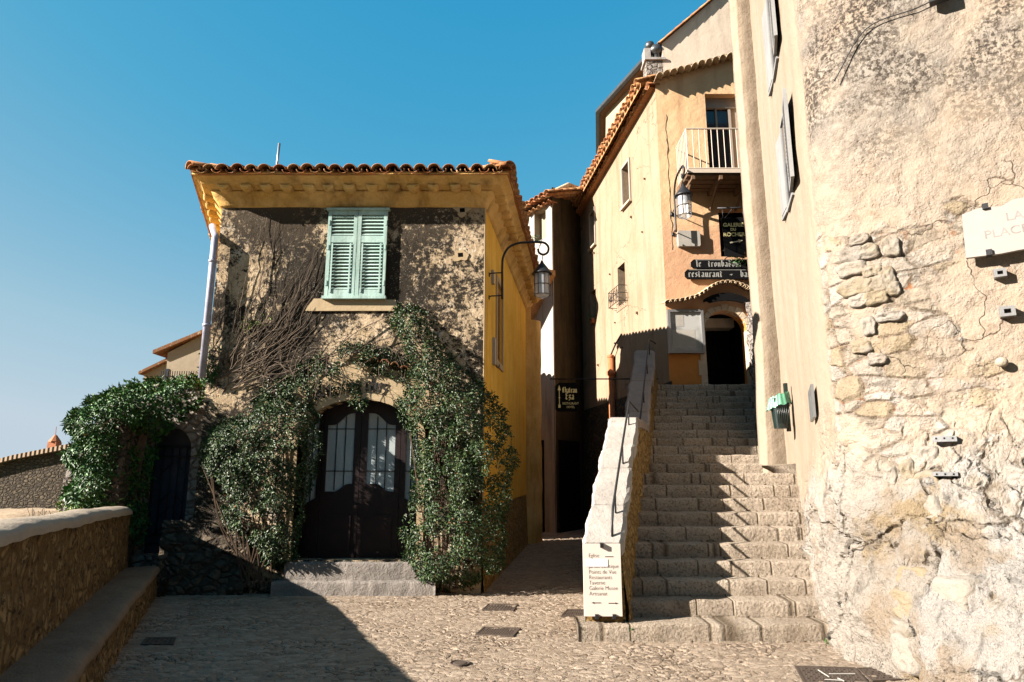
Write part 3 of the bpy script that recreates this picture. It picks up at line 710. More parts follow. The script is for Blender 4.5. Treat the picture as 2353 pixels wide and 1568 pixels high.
# roof
SL = math.tan(rad(17)); ov = .44; EZ = 6.13
def offp(i):
    P = [Vector((*p, 0)) for p in (BL, FL, FRr, BR)]
    d0 = (P[i] - P[i - 1]).normalized() if i else (P[1] - P[0]).normalized(); d1 = (P[i + 1] - P[i]).normalized() if i < 3 else d0
    n0, n1 = Vector((d0.y, -d0.x, 0)), Vector((d1.y, -d1.x, 0)); m = (n0 + n1).normalized(); return P[i] + m / m.dot(n1) * ov
E = [offp(i) + Vector((0, 0, EZ)) for i in range(4)]
R0, R1 = Vector((-2.75, 11.9, EZ + .85)), Vector((-2.9, 15.2, EZ + .85))
roof = MB(); roof.add([p - Vector((0, 0, .0)) for p in E] + [R0, R1], [(0, 1, 4, 5), (1, 2, 4), (2, 3, 5, 4), (3, 0, 5)])
roof.add([p - Vector((0, 0, .04)) for p in E], [(0, 1, 2, 3)])
ro = roof.build('roof', M['tile'], house)
def upslope(n): return (Vector((-n.x, -n.y, 0)) + Vector((0, 0, SL))).normalized()
mb = MB()
tile_field(mb, E[1] + Vector((.06, -.03, .0)), E[2] + Vector((-.06, -.03, .0)), upslope(front.n), .205, 6, .098, hip=(1, 1), rnd=rnd)
tile_field(mb, E[2] + Vector((.04, .1, .05)), E[3] + Vector((.04, 0, .05)), upslope(side.n), .235, 3, .118, hip=(1, 0), rnd=rnd)
tile_field(mb, E[0] + Vector((-.03, 0, .0)), E[1] + Vector((-.03, .1, .0)), upslope(left.n), .2, 3, .096, hip=(0, 1), rnd=rnd)
for a_, b_ in ((E[1], R0), (E[2], R0)):
    d = (b_ - a_).normalized(); sd = d.cross(Vector((0, 0, 1))).normalized(); up = sd.cross(d)
    for k in range(7): half_tile(mb, a_ + d * (k * .34 - .02) + up * .07, sd, d, up, .12, .10, .42)
mb.build('roof_tiles', M['tile'], house, smooth=True)
mb = MB(); p0 = at(635, 392, 10.4); mb.tube([Vector((p0.x, 10.4, p0.z - .1)), at(642, 330, 10.4)], .022, 8); mb.build('mast', M['steel'], house, smooth=True)
# upstairs shutters
Zs0, Zs1 = 4.27, 5.66; su = front.uz(747, 685)[0]; sv = front.uz(893, 490)[0]
mb = MB(); mb.fbox(front, su - .03, sv + .02, Zs0 - .03, Zs0 + .015, .003, .09); mb.build('window_sill', M['shutter'], house)
mb = MB(); mb.prism([(su - .30, 4.05), (sv + .22, 4.07), (sv + .16, Zs0 - .03), (su - .16, Zs0 - .02)], [], front.w, 0, .03); mb.rough(.02, 8); mb.build('sill_plaster', M['surround'], house)
mid = (su + sv) / 2
for k, (u0, u1) in enumerate(((su, mid - .004), (mid + .004, sv))):
    a, b = MB(), MB(); louvre(a, b, front, u0, u1, Zs0 + .02, Zs1, .03, th=.042, st=.055, splits=((.07, .62), (.70, .95)))
    for s0, s1 in ((u0 + .075, u0 + .10), (u1 - .10, u1 - .075)): a.fbox(front, s0, s1, Zs0 + .07, Zs0 + .85, .074, .084)
    b.fbox(front, u0 + .04, u1 - .04, Zs0 + .06, Zs1 - .04, .012, .025)
    sh = a.build('shutter', M['shutter'], house); b.build('slats', M['shutter'], sh)
    mb = MB(); hx = u0 + .02 if k == 0 else u1 - .02
    for zz in (.18, .75, 1.15): mb = MB(); mb.fbox(front, hx - .012, hx + .012, Zs0 + zz, Zs0 + zz + .08, .072, .082); mb.build('hinge', M['shutter'], sh)
mb = MB(); mb.fbox(front, su - .03, sv + .03, Zs1 + .002, Zs1 + .035, .01, .1); mb.build('window_lintel', M['shutter'], house)
# door surround, tympanum with lettering, door
mb = MB()
outer = [(DX0 - .10, DTH), (DX0 - .10, DSP)] + arc(dc, DSP, dr + .10, DTOP - DSP + .10, 180, 0, 18) + [(DX1 + .10, DTH)]
inner = [(DX1, DTH), (DX1, DSP)] + arc(dc, DSP, dr, DTOP - DSP, 0, 180, 18) + [(DX0, DTH)]
mb.prism(outer + inner, [], front.w, -.30, .035); ds = mb.build('door_surround', M['surround'], house)
mb = MB()
ty = [(dc - 1.2, 2.72)] + arc(dc, 2.25, 1.30, .98, 158, 22, 16) + [(dc + 1.2, 2.72)] + arc(dc, DSP, dr + .105, DTOP - DSP + .105, 25, 155, 14)
mb.prism(ty, [], front.w, -.02, .022); mb.rough(.006, 5); tym = mb.build('door_tympanum', M['surround'], house)
Rc = 1.62; zc = 2.85 - Rc
def arcmap(a0, up):
    def f(x, y, d):
        an = a0 - x / Rc; r = Rc + y + up
        return front.w(dc + r * math.sin(-an), zc + r * math.cos(an), .030 + d)
    return f
gothic('chez', .135, arcmap(-.045, .0), M['ink'], tym, nib=.24, sp=.10)
gothic('h', .13, arcmap(-.46, -.02), M['ink'], tym, nib=.24)
gothic('cote', .15, arcmap(.47, -.01), M['ink'], tym, nib=.24, sp=.12)
mb = MB()
for i in range(8):
    a_ = rad(88 - 48 * i / 7); c = front.w(dc + 1.34 * math.cos(a_), 2.25 + 1.03 * math.sin(a_), .0)
    tdir = (front.u * math.sin(a_) * 1.3 - Vector((0, 0, math.cos(a_)))).normalized(); upv = (-front.n).cross(tdir); upv = upv if upv.z > 0 else -upv
    half_tile(mb, c + front.n * .15, tdir, -front.n, upv, .072, .065, .16, .02)
mb.rough(.012, 8); mb.build('door_canopy', M['tile_dark'], house, smooth=True)
# door leaves
dY = -.24
dd = MB(); dd.prism(door_loop(-.002, DTH), [], front.w, dY - .1, dY - .04); dd.build('door_backing', M['wood_door'], house)
def pane_poly(u0, u1, zl, zr, tl, tr, n=8):
    """glass outline: S-curve bottom from zl to zr and top tl to tr"""
    bot = [(u0 + (u1 - u0) * i / n, zl + (zr - zl) * sstep(.35, .85, i / n)) for i in range(n + 1)]
    top = [(u1 - (u1 - u0) * i / n, tr + (tl - tr) * sstep(.15, .8, i / n)) for i in range(n + 1)]
    return bot + top
pu = lambda px, py: front.uz(px, py, dY)
uA, uB = pu(750, 1050)[0], pu(812, 1050)[0]; uC, uD = pu(843, 1050)[0], pu(907, 1050)[0]; uE = pu(932, 1050)[0]; uF = 2 * dc - uE
zlo = pu(760, 1130)[1]; zhi = pu(800, 1112)[1]; ztl = pu(760, 977)[1]; zth = pu(800, 950)[1]
pan = [(uA, uB, pane_poly(uA, uB, zlo, zhi, ztl, zth)), (uC, uD, pane_poly(uC, uD, zhi, zlo, zth, ztl))]
zs = pu(940, 1150)[1]
pan += [(uE, DX1 - .06, [(uE, zs + .03), (DX1 - .06, zs - .06), (DX1 - .06, 2.30), (uE, 2.43)]), (DX0 + .06, uF, [(DX0 + .06, zs - .06), (uF, zs + .03), (uF, 2.43), (DX0 + .06, 2.30)])]
leaf_edges = [DX0 + .002, (uF + uA) / 2, (uB + uC) / 2, (uD + uE) / 2, DX1 - .002]
def arch_z(u): 
    t = max(-1, min(1, (u - dc) / dr)); return DSP + (DTOP - DSP) * math.sqrt(1 - t * t) - .004
order = [3, 0, 1, 2]
for i in range(4):
    a_, b_ = leaf_edges[i] + .003, leaf_edges[i + 1] - .003
    top = [(b_ - (b_ - a_) * k / 8, arch_z(b_ - (b_ - a_) * k / 8)) for k in range(9)]
    u0, u1, pl = pan[order[i]]
    mb = MB(); mb.prism([(a_, DTH + .004), (b_, DTH + .004)] + top, [pl], front.w, dY - .035, dY)
    w2 = (b_ - a_)
    mb.prism([(a_ + .09, DTH + .12), (b_ - .09, DTH + .12), (b_ - .09, 1.05), (a_ + .09, 1.05)], [], front.w, dY, dY + .018)
    dl = mb.build('door_leaf', M['wood_door'], house)
    mb = MB(); mb.prism(pl, [], front.w, dY - .039, dY - .022); gl = mb.build('glass_pane', M['curtain'], dl)
    mb = MB(); z0_, z1_ = min(p[1] for p in pl), max(p[1] for p in pl)
    nb = 2 if i in (1, 2) else 1
    for k in range(nb):
        uu = u0 + (u1 - u0) * (k + 1) / (nb + 1)
        mb.fbox(front, uu - .006, uu + .006, z0_ + .02, z1_ - .05, dY - .02, dY - .008)
    for zz in (pu(770, 986)[1], pu(770, 1083)[1]): mb.fbox(front, u0 + .002, u1 - .002, zz - .006, zz + .006, dY - .019, dY - .009)
    mb.build('glazing_bars', M['iron'], gl)
mb = MB(); mb.tube([front.w(dc + .05, 1.25, dY + .05), front.w(dc + .05, 1.36, dY + .05)], .012, 8); mb.build('door_handle', M['iron'], house)
# small vent holes with plaster rims on the facade
for px, py in ((1062, 484), (1058, 587)):
    u_, z_ = front.uz(px, py); mb = MB(); mb.prism([(u_ + math.cos(k) * .11 * (1 + .3 * math.sin(3 * k + px) + .2 * math.sin(5 * k)), z_ + math.sin(k) * .10 * (1 + .25 * math.cos(4 * k + py))) for k in [i * .3142 for i in range(20)]], [[(u_ - .035, z_ - .035), (u_ + .045, z_ - .03), (u_ + .04, z_ + .04), (u_ - .04, z_ + .035)]], front.w, 0, .012)
    mb.build('vent_rim', M['surround'], house)
    mb = MB(); mb.fbox(front, u_ - .04, u_ + .045, z_ - .038, z_ + .042, .001, .004); mb.build('vent_hole', M['black'], house)
# downpipe
mb = MB(); P = lambda px, py, Y=9.55: at(px, py, Y)
pt, pb = P(493, 548), P(465, 868); pb.x = pt.x = (pt.x + pb.x) / 2; mb.tube([P(488, 520, 9.8), pt + Vector((-.02, .06, .05)), pt, pb], .052, 12)

for zz_ in (.35, 1.35): c_ = pt - Vector((0, 0, zz_)); mb.tube([c_, c_ - Vector((0, 0, .04))], .062, 12)
mb.build('downpipe', M['pipe'], house, smooth=True)
# door steps
def block(mb, x0, x1, y0, y1, z0, z1, nx=40, amp=.012, seed=0, b=.025):
    """stone slab with worn rounded nose; extruded along x"""
    prof = [(y0, z0), (y0, z0 + (z1 - z0) * .5), (y0, z1 - b), (y0 + b * .3, z1 - b * .3), (y0 + b, z1), (y0 + (y1 - y0) * .5, z1), (y1, z1)]
    vs = []; fs = []; m = len(prof)
    for i in range(nx + 1):
        x = x0 + (x1 - x0) * i / nx
        for y, z in prof:
            p = Vector((x, y, z)); 
            k = amp if z > z0 + .01 else amp * .5
            vs.append(Vector((x, y + k * (nz(p, 5, seed) + .5 * nz(p, 14, seed)), z + k * (nz(p, 4, seed + 9) * .9 + .4 * nz(p, 15, seed)) * (1 if z > z0 + .01 else 0))))
    for i in range(nx):
        for j in range(m - 1): fs.append((i * m + j, i * m + j + 1, (i + 1) * m + j + 1, (i + 1) * m + j))
    fs += [tuple(range(m)), tuple(nx * m + j for j in range(m))[::-1]]
    mb.add(vs, fs)
mb = MB(); block(mb, -3.17, -1.2, 9.57, 9.9, .19, .43, 60, .010); tag(mb.build('door_step', M['doorstep'], None, smooth=True), 'upper bluish stone step directly under the arched wooden door', 'step', 'stone steps under the arched door')
mb = MB(); block(mb, -3.30, -1.05, 9.46, 9.9, -.05, .195, 70, .015, 5); tag(mb.build('door_step', M['doorstep'], None, smooth=True), 'lower wide rough stone step on the cobbles before the arched door', 'step', 'stone steps under the arched door')
# ================================================================== LEFT: gate wall, gate, parapet, bench
gate = Fr((-6.7, 10.0), (-4.40, 10.0))
gu = lambda x: x + 6.7
G0, G1 = gu(-5.52), gu(-4.83)
gw = thing('gate_wall', (-5.8, 10, 0), 'rough stone wall with an arched gateway left of the stained house', 'wall')
mb = MB(); gl = [(G0, .47), (G1, .47)] + arc((G0 + G1) / 2, 2.0, (G1 - G0) / 2, .34, 0, 180, 12)
mb.prism([(0, -.5), (gate.L, -.5), (gate.L, 3.12), (gu(-5.1), 3.02), (gu(-6.0), 2.9), (gu(-6.4), 2.3), (0, 1.6)], [gl], gate.w, -.45, 0)
mb.build('wall', M['rubble_white'], gw)
mb = MB(); mb.prism([(0, 0), (.2, 0), (.2, 2.6), (0, 2.6)], [], lambda a, b, d: Vector((-5.72 + a, 9.99 + d, b)), -.55, 0); mb.build('gate_pier', M['rubble_dark'], gw)
ig = thing('iron_gate', (-5.2, 10.2, .47), 'slate blue gate with black scrolled ironwork in the dark arched gateway', 'gate')
mb = MB(); mb.fbox(gate, G0 + .002, G1 - .002, .475, 2.33, -.30, -.26); mb.build('panel', M['gate_door'], ig)
mb = MB()
for k in range(6):
    u = G0 + .05 + (G1 - G0 - .1) * k / 5; mb.tube([gate.w(u, .75, -.22), gate.w(u, 2.05, -.22)], .009, 6)
for z in (.62, .75, 1.9, 2.05): mb.tube([gate.w(G0 + .01, z, -.22), gate.w(G1 - .01, z, -.22)], .012, 6)
gc = (G0 + G1) / 2
for zc_ in (1.72, 1.28, 1.05, .84):
    for s_ in (-1, 1):
        for uc in (gc,):
            pts = [];
            for i in range(22):
                t = i / 21; r = .11 * (1 - .8 * t); a_ = math.pi / 2 + t * 3.3 * math.pi
                pts.append(gate.w(uc + s_ * (.115 - r * math.cos(a_ - math.pi / 2) * .9 + .0), zc_ + r * math.sin(a_), -.215))
            mb.tube(pts, .008, 5)
mb.build('scrollwork', M['iron'], ig, smooth=True)
mb = MB(); block(mb, -5.75, -4.75, 9.45, 10.1, -.05, .24, 24, .02, 8); tag(mb.build('gate_step', M['rubble_dark'], None, smooth=True), 'dark stone step in front of the iron gate', 'step')
# stone buttress strip between gate and ivy
mb = MB(); mb.grid(lambda u, v: Vector((-4.95 + 1.25 * u, 9.62 - .1 * (1 - v) + .05 * nz((u * 6, v * 9, 0), 1), -.1 + 1.1 * v)), 24, 24)
mb.build('plinth', M['rubble_dark'], house)
par = thing('parapet', (-4.4, 7, 0), 'low rubble parapet with a rounded mortar cap along the left edge of the square', 'low wall')
PA, PB = Vector((-3.15, 4.2, 0)), Vector((-5.33, 9.45, 0)); pd = (PB - PA); pL = pd.length; pd.normalize(); pn = Vector((pd.y, -pd.x, 0))   # pn points to the square (+x)
PA = PA - pd * 3.2; pL += 3.2
mb = MB()
def pw(u, v):
    s_ = u * pL; z = -.05 + (1.20 + .20 * max(0, 1 - s_ / pL)) * v; q = PA + pd * s_ + Vector((0, 0, z)); return q + pn * (.02 * nz(q, 5) + .05 * (1 - v) + .015 * nz(q, 12))
mb.grid(pw, 260, 36)
mb.grid(lambda u, v: PB + Vector((0, 0, -.05 + 1.2 * v)) - pn * (.34 * u) + pd * .002, 8, 12)
mb.grid(lambda u, v: PA + pd * (u * pL) - pn * .34 + Vector((0, 0, -.6 + 1.75 * v)), 20, 6)
mb.build('wall', M['rubble_low'], par, smooth=True)
mb = MB()
def cp(u, v):
    s_ = u * (pL + .05); a_ = math.pi * v; q = PA + pd * s_ - pn * .17
    e_ = math.sqrt(max(0, 1 - max(0, (s_ - pL + .12) / .17) ** 2)) if s_ > pL - .12 else 1
    w_, h_ = .215 * (.55 + .45 * e_), .11 * (.25 + .75 * e_)
    q = q + pn * (math.cos(a_) * w_) + Vector((0, 0, 1.10 + math.sin(a_) ** .6 * h_ + .20 * max(0, 1 - s_ / pL)))
    return q + Vector((0, 0, .016 * nz(q, 1.3) + .012 * nz(q, 4))) + pn * .012 * nz(q, 3, 8)
mb.grid(cp, 140, 14); mb.build('coping', M['cap'], par, smooth=True)
ben = thing('stone_bench', (-3.9, 7, 0), 'long rubble stone bench built along the foot of the parapet', 'bench')
BA = PA + pn * .0; b0, bw, bh = 0, .44, .40
mb = MB()
def bprof(s_, k):
    prof = [(.03, bh), (bw * .5, bh + .005), (bw - .07, bh), (bw - .01, bh - .02), (bw + .01, bh - .07), (bw - .012, bh - .11)]
    return prof[k]
def bt(u, v):
    s_ = u * (pL - .15); k = v * 5; a_ = bprof(s_, int(min(4, k))); b_ = bprof(s_, min(5, int(min(4, k)) + 1)); f = k - int(min(4, k))
    o, z = a_[0] + (b_[0] - a_[0]) * f, a_[1] + (b_[1] - a_[1]) * f
    q = PA + pd * s_ + pn * o + Vector((0, 0, z)); return q + pn * .02 * nz(q, 2.5) * (o > .2) + Vector((0, 0, .012 * nz(q, 3, 4)))
mb.grid(bt, 160, 10); mb.build('seat', M['bench_top'], ben, smooth=True)
mb = MB()
mb.grid(lambda u, v: (lambda q: q + pn * (.03 * nz(q, 6) + .015 * nz(q, 14)))(PA + pd * (u * (pL - .17)) + pn * (bw - .02 + .03 * (1 - v)) + Vector((0, 0, -.05 + (bh - .03) * v))), 220, 16)
mb.grid(lambda u, v: PA + pd * (pL - .15) + pn * ((bw - .02) * u) + Vector((0, 0, -.05 + (bh + .04) * v)), 10, 8)
mb.build('base', M['rubble_low'], ben, smooth=True)
# ================================================================== STAIRS
XL = lambda y: 1.19 + .29 * (y - 7.1)
XR = lambda y: 3.27 + .28 * (y - 7.35)
st = thing('staircase', (2.6, 9, 0), 'wide pitted limestone stairway climbing between parapet and big wall', 'stairs')
z = 0; y = 7.05
for k in range(22):
    lower = k < 10
    rise, tread = (.165, .27) if lower else (.15, .25)
    if k == 10: y = 10.75
    zn = z + rise
    yn = (y + tread if k != 9 else 10.75) if k else 7.32
    nextz = yn + .10
    x0 = XL(y) - .12; x1 = XR(y) + (.35 if lower else .12)
    if k == 0: x0 = .66; y = 6.97
    mb = MB(); 
    sk = random.Random(k).uniform(-.02, .02)
    block(mb, x0, x1, y, nextz, z - .06, zn, 64, .017, k * 3.3)
    for p in mb.v: p.y += sk * (p.x - 2.4) - .012 * (p.x - 2)
    mb.build('step', M['step' if lower else 'step_up'], st, smooth=True)
    z = zn; y = yn
mb = MB(); mb.prism([(XL(7.3), 7.3), (XR(7.3), 7.3), (XR(14.2) + .3, 14.2), (XL(14.2) - .1, 14.2)], [], lambda a, b, d: Vector((a, b, d + max(0, (b - 7.3)) * .42 - .25)), -.1, 0)
mb.build('landing', M['step'], st)
mb = MB(); mb.prism([(XL(13.4) - .2, 13.6), (XR(13.4) + .3, 13.6), (XR(14.2) + .5, 14.6), (XL(14.2) - .3, 14.6)], [], lambda a, b, d: Vector((a, b, d)), 3.0, 3.45 - .004)
mb.build('landing', M['step'], st)
# ledge on the right of the landing
mb = MB(); block(mb, 4.02, 4.75, 9.35, 10.9, 1.5, 1.78, 20, .03, 2, .05)
mb.build('side_ledge', M['step'], st, smooth=True)
XI = lambda y: 1.09 + .29 * (y - 6.95)           # inner top edge of parapet
def parapet(name, pts, label, mat_top, wd=.39):
    t = thing(name, (XI(pts[0][0]), pts[0][0], 0), label, 'low wall', 'parapets of the stairway')
    Y0, Y1 = pts[0][0], pts[-1][0]
    def top(y):
        for (a, za), (b, zb) in zip(pts, pts[1:]):
            if a <= y <= b: return za + (zb - za) * (y - a) / (b - a)
        return pts[-1][1]
    def zb(y): return 0.0 if name else 0
    n = int((Y1 - Y0) / .05)
    rows = 24
    def inner(u, v):
        y = Y0 + (Y1 - Y0) * u; z1 = top(y) - .10; z0 = max(-.05, z1 - 1.6)
        z = z0 + (z1 - z0) * v; q = Vector((XI(y) + .09 * (1 - v) ** 1.2, y, z)); return q + Vector((.022 * nz(q, 6) + .01 * nz(q, 15), 0, 0))
    mb = MB(); mb.grid(inner, n, rows)
    mb.grid(lambda u, v: Vector((XI(Y0) - wd * 1.0 + (wd + .03 * (1 - v)) * u, Y0 - .0 + .008 * nz((u * 3, v * 6, 0), 1), .0 + (top(Y0) - .08 + .02) * v + (0 if pts[0][0] < 8 else 0))), 12, 18)
    mb.grid(lambda u, v: Vector((XI(Y0 + (Y1 - Y0) * u) - wd, Y0 + (Y1 - Y0) * u, -.05 + (top(Y0 + (Y1 - Y0) * u) - .04) * v)), n, 10)
    mb.grid(lambda u, v: Vector((XI(Y1) - wd + wd * u, Y1, -.05 + (top(Y1) + .0) * v)), 6, 8)
    mb.build('wall', M['rubble_gold'], t, smooth=True)
    # coping stones
    rnd = random.Random(5); y = Y0 - .02; vs = []
    cm = MB()
    while y < Y1 - .02:
        ln = min(rnd.uniform(.38, .62), Y1 - y)
        if Y1 - y - ln < .15: ln = Y1 - y
        o1, o2 = rnd.uniform(-.012, .012), rnd.uniform(-.012, .012); prof = [(-wd - .015, -.14), (-wd - .02, -.03), (-wd + .01, 0), (-.02, 0), (.012, -.03), (.012, -.14)]
        ny = 8; ring = []
        for i in range(ny + 1):
            yy = y + .004 + (ln - .008) * i / ny; e_ = .012 if i in (0, ny) else 0
            for a_, b_ in prof:
                q = Vector((XI(yy) + a_ + o1, yy, top(max(Y0, yy)) + b_ + o2 - e_)); q.x += .024 * nz(q, 7, 2) + .01 * nz(q, 19, 2) - (e_ if a_ > -.1 else -e_) ; q.z += .016 * nz(q, 9) + .014 * nz(q, 3); ring.append(q)
        fs = [(i * 6 + j, i * 6 + (j + 1) % 6, (i + 1) * 6 + (j + 1) % 6, (i + 1) * 6 + j) for i in range(ny) for j in range(6)]
        fs += [tuple(range(6))[::-1], tuple(ny * 6 + j for j in range(6))]
        cm.add(ring, fs); y += ln
    cm.build('coping', mat_top, t)
    return t, top
p1, top1 = parapet('stair_parapet', [(7.12, .96), (9.3, 2.44)], 'lower stair parapet with bright white coping stones, sign plaque on its end', M['coping_white'])
p2, top2 = parapet('stair_parapet', [(9.33, 2.42), (11.0, 2.47), (13.6, 4.22)], 'upper stair parapet with shaded grey coping in front of the cream house', M['coping_grey'], .40)
# handrails
def handrail(pts, posts, label):
    t = thing('handrail', pts[0], label, 'handrail', 'iron handrails on the parapets')
    mb = MB(); mb.tube(pts, .014, 8); mb.build('rail', M['iron'], t, smooth=True)
    for a, b in posts:
        mb = MB(); mb.tube([a, b], .011, 6); mb.build('post', M['iron'], t, smooth=True)
ry = lambda y, h, top, dx=-.10: Vector((XI(y) + dx, y, top(min(max(y, 7.12), 13.6)) + h))
handrail([ry(7.18, -.02, top1), ry(7.20, .12, top1), ry(7.3, .21, top1), ry(8.2, .24, top1), ry(9.15, .24, top1), ry(9.22, .26, top1), ry(9.45, .10, top2, 0.0)],
         [(ry(7.5, .0, top1), ry(7.5, .23, top1)), (ry(8.3, .0, top1), ry(8.3, .24, top1)), (ry(9.1, .0, top1), ry(9.1, .24, top1))], 'lower black iron handrail on the white parapet coping')
handrail([ry(10.7, .02, top2), ry(11.1, .2, top2), ry(12.3, .26, top2), ry(13.3, .28, top2), ry(13.4, .30, top2), ry(13.6, .12, top2, .02)],
         [(ry(11.6, .0, top2), ry(11.6, .23, top2)), (ry(12.6, .0, top2), ry(12.6, .26, top2)), (ry(13.35, .0, top2), ry(13.35, .28, top2))], 'upper black iron handrail on the grey parapet coping')
# direction plaque on the parapet end
pf = Fr((.5, 7.10), (1.5, 7.10)); pp = lambda x: x - .5
a_, b_ = pf.uz(1342, 1415), pf.uz(1424, 1250)
plq = thing('direction_plaque', (.9, 6.9, .6), 'pale marble direction plaque with lettering and arrows on the end of the stair parapet', 'sign')
mb = MB(); mb.fbox(pf, a_[0], b_[0], a_[1], b_[1], .005, .035); mb.build('slab', M['plaque_l'], plq)
W_, H_ = b_[0] - a_[0], b_[1] - a_[1]
lines = [('Eglise', .845), ('Jardin Exotique', .695), ('Points de Vue', .615), ('Restaurants', .54), ('Taverne', .465), ('Galerie Musee', .39), ('Artisanat', .315)]
for tx, f in lines: text(tx, .056, pf, a_[0] + W_ * .14, a_[1] + H_ * (f - .03), .0355, M['ink'], plq, xs=.9, depth=.001, bold=-.0012)
mb = MB(); mb.fbox(pf, a_[0] + W_ * .06, a_[0] + W_ * .65, a_[1] + H_ * .685, a_[1] + H_ * .79, .0352, .039); mb.build('blank_sticker', M['sticker'], plq)
mb = MB()
for fu0, fu1, fz, dr_ in ((.58, .80, .825, 0), (.22, .44, .185, -1), (.64, .86, .18, 1)):
    u0, u1, zz = a_[0] + W_ * fu0, a_[0] + W_ * fu1, a_[1] + H_ * fz
    mb.fbox(pf, u0, u1, zz - .003, zz + .003, .0355, .038)
    if dr_:
        tip = u1 if dr_ > 0 else u0; mb.prism([(tip + dr_ * .012, zz), (tip - dr_ * .015, zz + .008), (tip - dr_ * .015, zz - .008)], [], pf.w, .0355, .0385)
    mb.build('arrow', M['ink'], plq); mb = MB()
for fu_, fz in ((.50, .985), (.32, .0), (.78, .0)):
    mb = MB(); uu = a_[0] + W_ * fu_; zz = a_[1] + H_ * fz; mb.box(pf.w(uu, zz, .03), (.017, 0, 0), (0, .035, 0), (0, 0, .022)); mb.build('clip', M['iron'], plq)
# ================================================================== RIGHT BIG WALL
rb = thing('weathered_building', (5, 7, 0), 'tall weathered cream building with patched plaster on a pale rock base at the right', 'building')
U = [(4.42, 10.90), (4.35, 10.7), (4.05, 9.7), (3.75, 8.7), (3.48, 7.8), (3.31, 7.2), (3.21, 6.75), (3.25, 6.35), (3.52, 6.02), (4.3, 5.50), (5.2, 4.9), (6.2, 4.23), (7.6, 3.3), (9, 2.4)]
B = [(4.42, 10.90), (4.35, 10.7), (4.04, 9.7), (3.72, 8.7), (3.38, 7.8), (3.20, 7.2), (3.12, 6.75), (3.10, 6.35), (3.10, 5.95), (3.12, 5.35), (3.35, 4.7), (3.9, 4.0), (5.0, 3.0), (6.4, 1.9)]
Uc = curve([(*p, 0) for p in U], 30); Bc = curve([(*p, 0) for p in B], 30); NN = len(Uc) - 1
# resample both at equal parameter, denser where visible
idx = [i for i in range(NN + 1)]
def wallpt(u, v):
    t = u * NN; i = min(NN - 1, int(t)); f = t - i; z = -.12 + 12.1 * (v ** 1.25)
    a_ = Uc[i].lerp(Uc[i + 1], f); b_ = Bc[i].lerp(Bc[i + 1], f); k = sstep(.1, 2.5, z)
    q = b_.lerp(a_, k); q.z = z
    return q
mb = MB(); mb.grid(wallpt, 620, 480)
w0 = mb.build('wall', M['bigwall'], rb, smooth=True)
mb = MB(); e0, e1 = Uc[0], Uc[-1]
top_ = [Vector((p.x, p.y, 11.95)) for p in Uc[::15]] + [Vector((e1.x, e1.y, 11.95)), Vector((12, 2.4, 11.95)), Vector((12, 10.9, 11.95))]
mb.add(top_, [tuple(range(len(top_)))])
mb.quad(Vector((e0.x, e0.y, -.1)), Vector((12, 10.9, -.1)), Vector((12, 10.9, 11.95)), Vector((e0.x, e0.y, 11.95)))
mb.quad(Vector((12, 10.9, -.1)), Vector((12, 2.4, -.1)), Vector((12, 2.4, 11.95)), Vector((12, 10.9, 11.95)))
mb.quad(Vector((12, 2.4, -.1)), Vector((e1.x, e1.y, -.1)), Vector((e1.x, e1.y, 11.95)), Vector((12, 2.4, 11.95)))
mb.build('rear_walls', M['cream'], rb)
cw = Fr((4.35, 10.7), (3.15, 6.7))           # cream flank plane, outward to the stairs
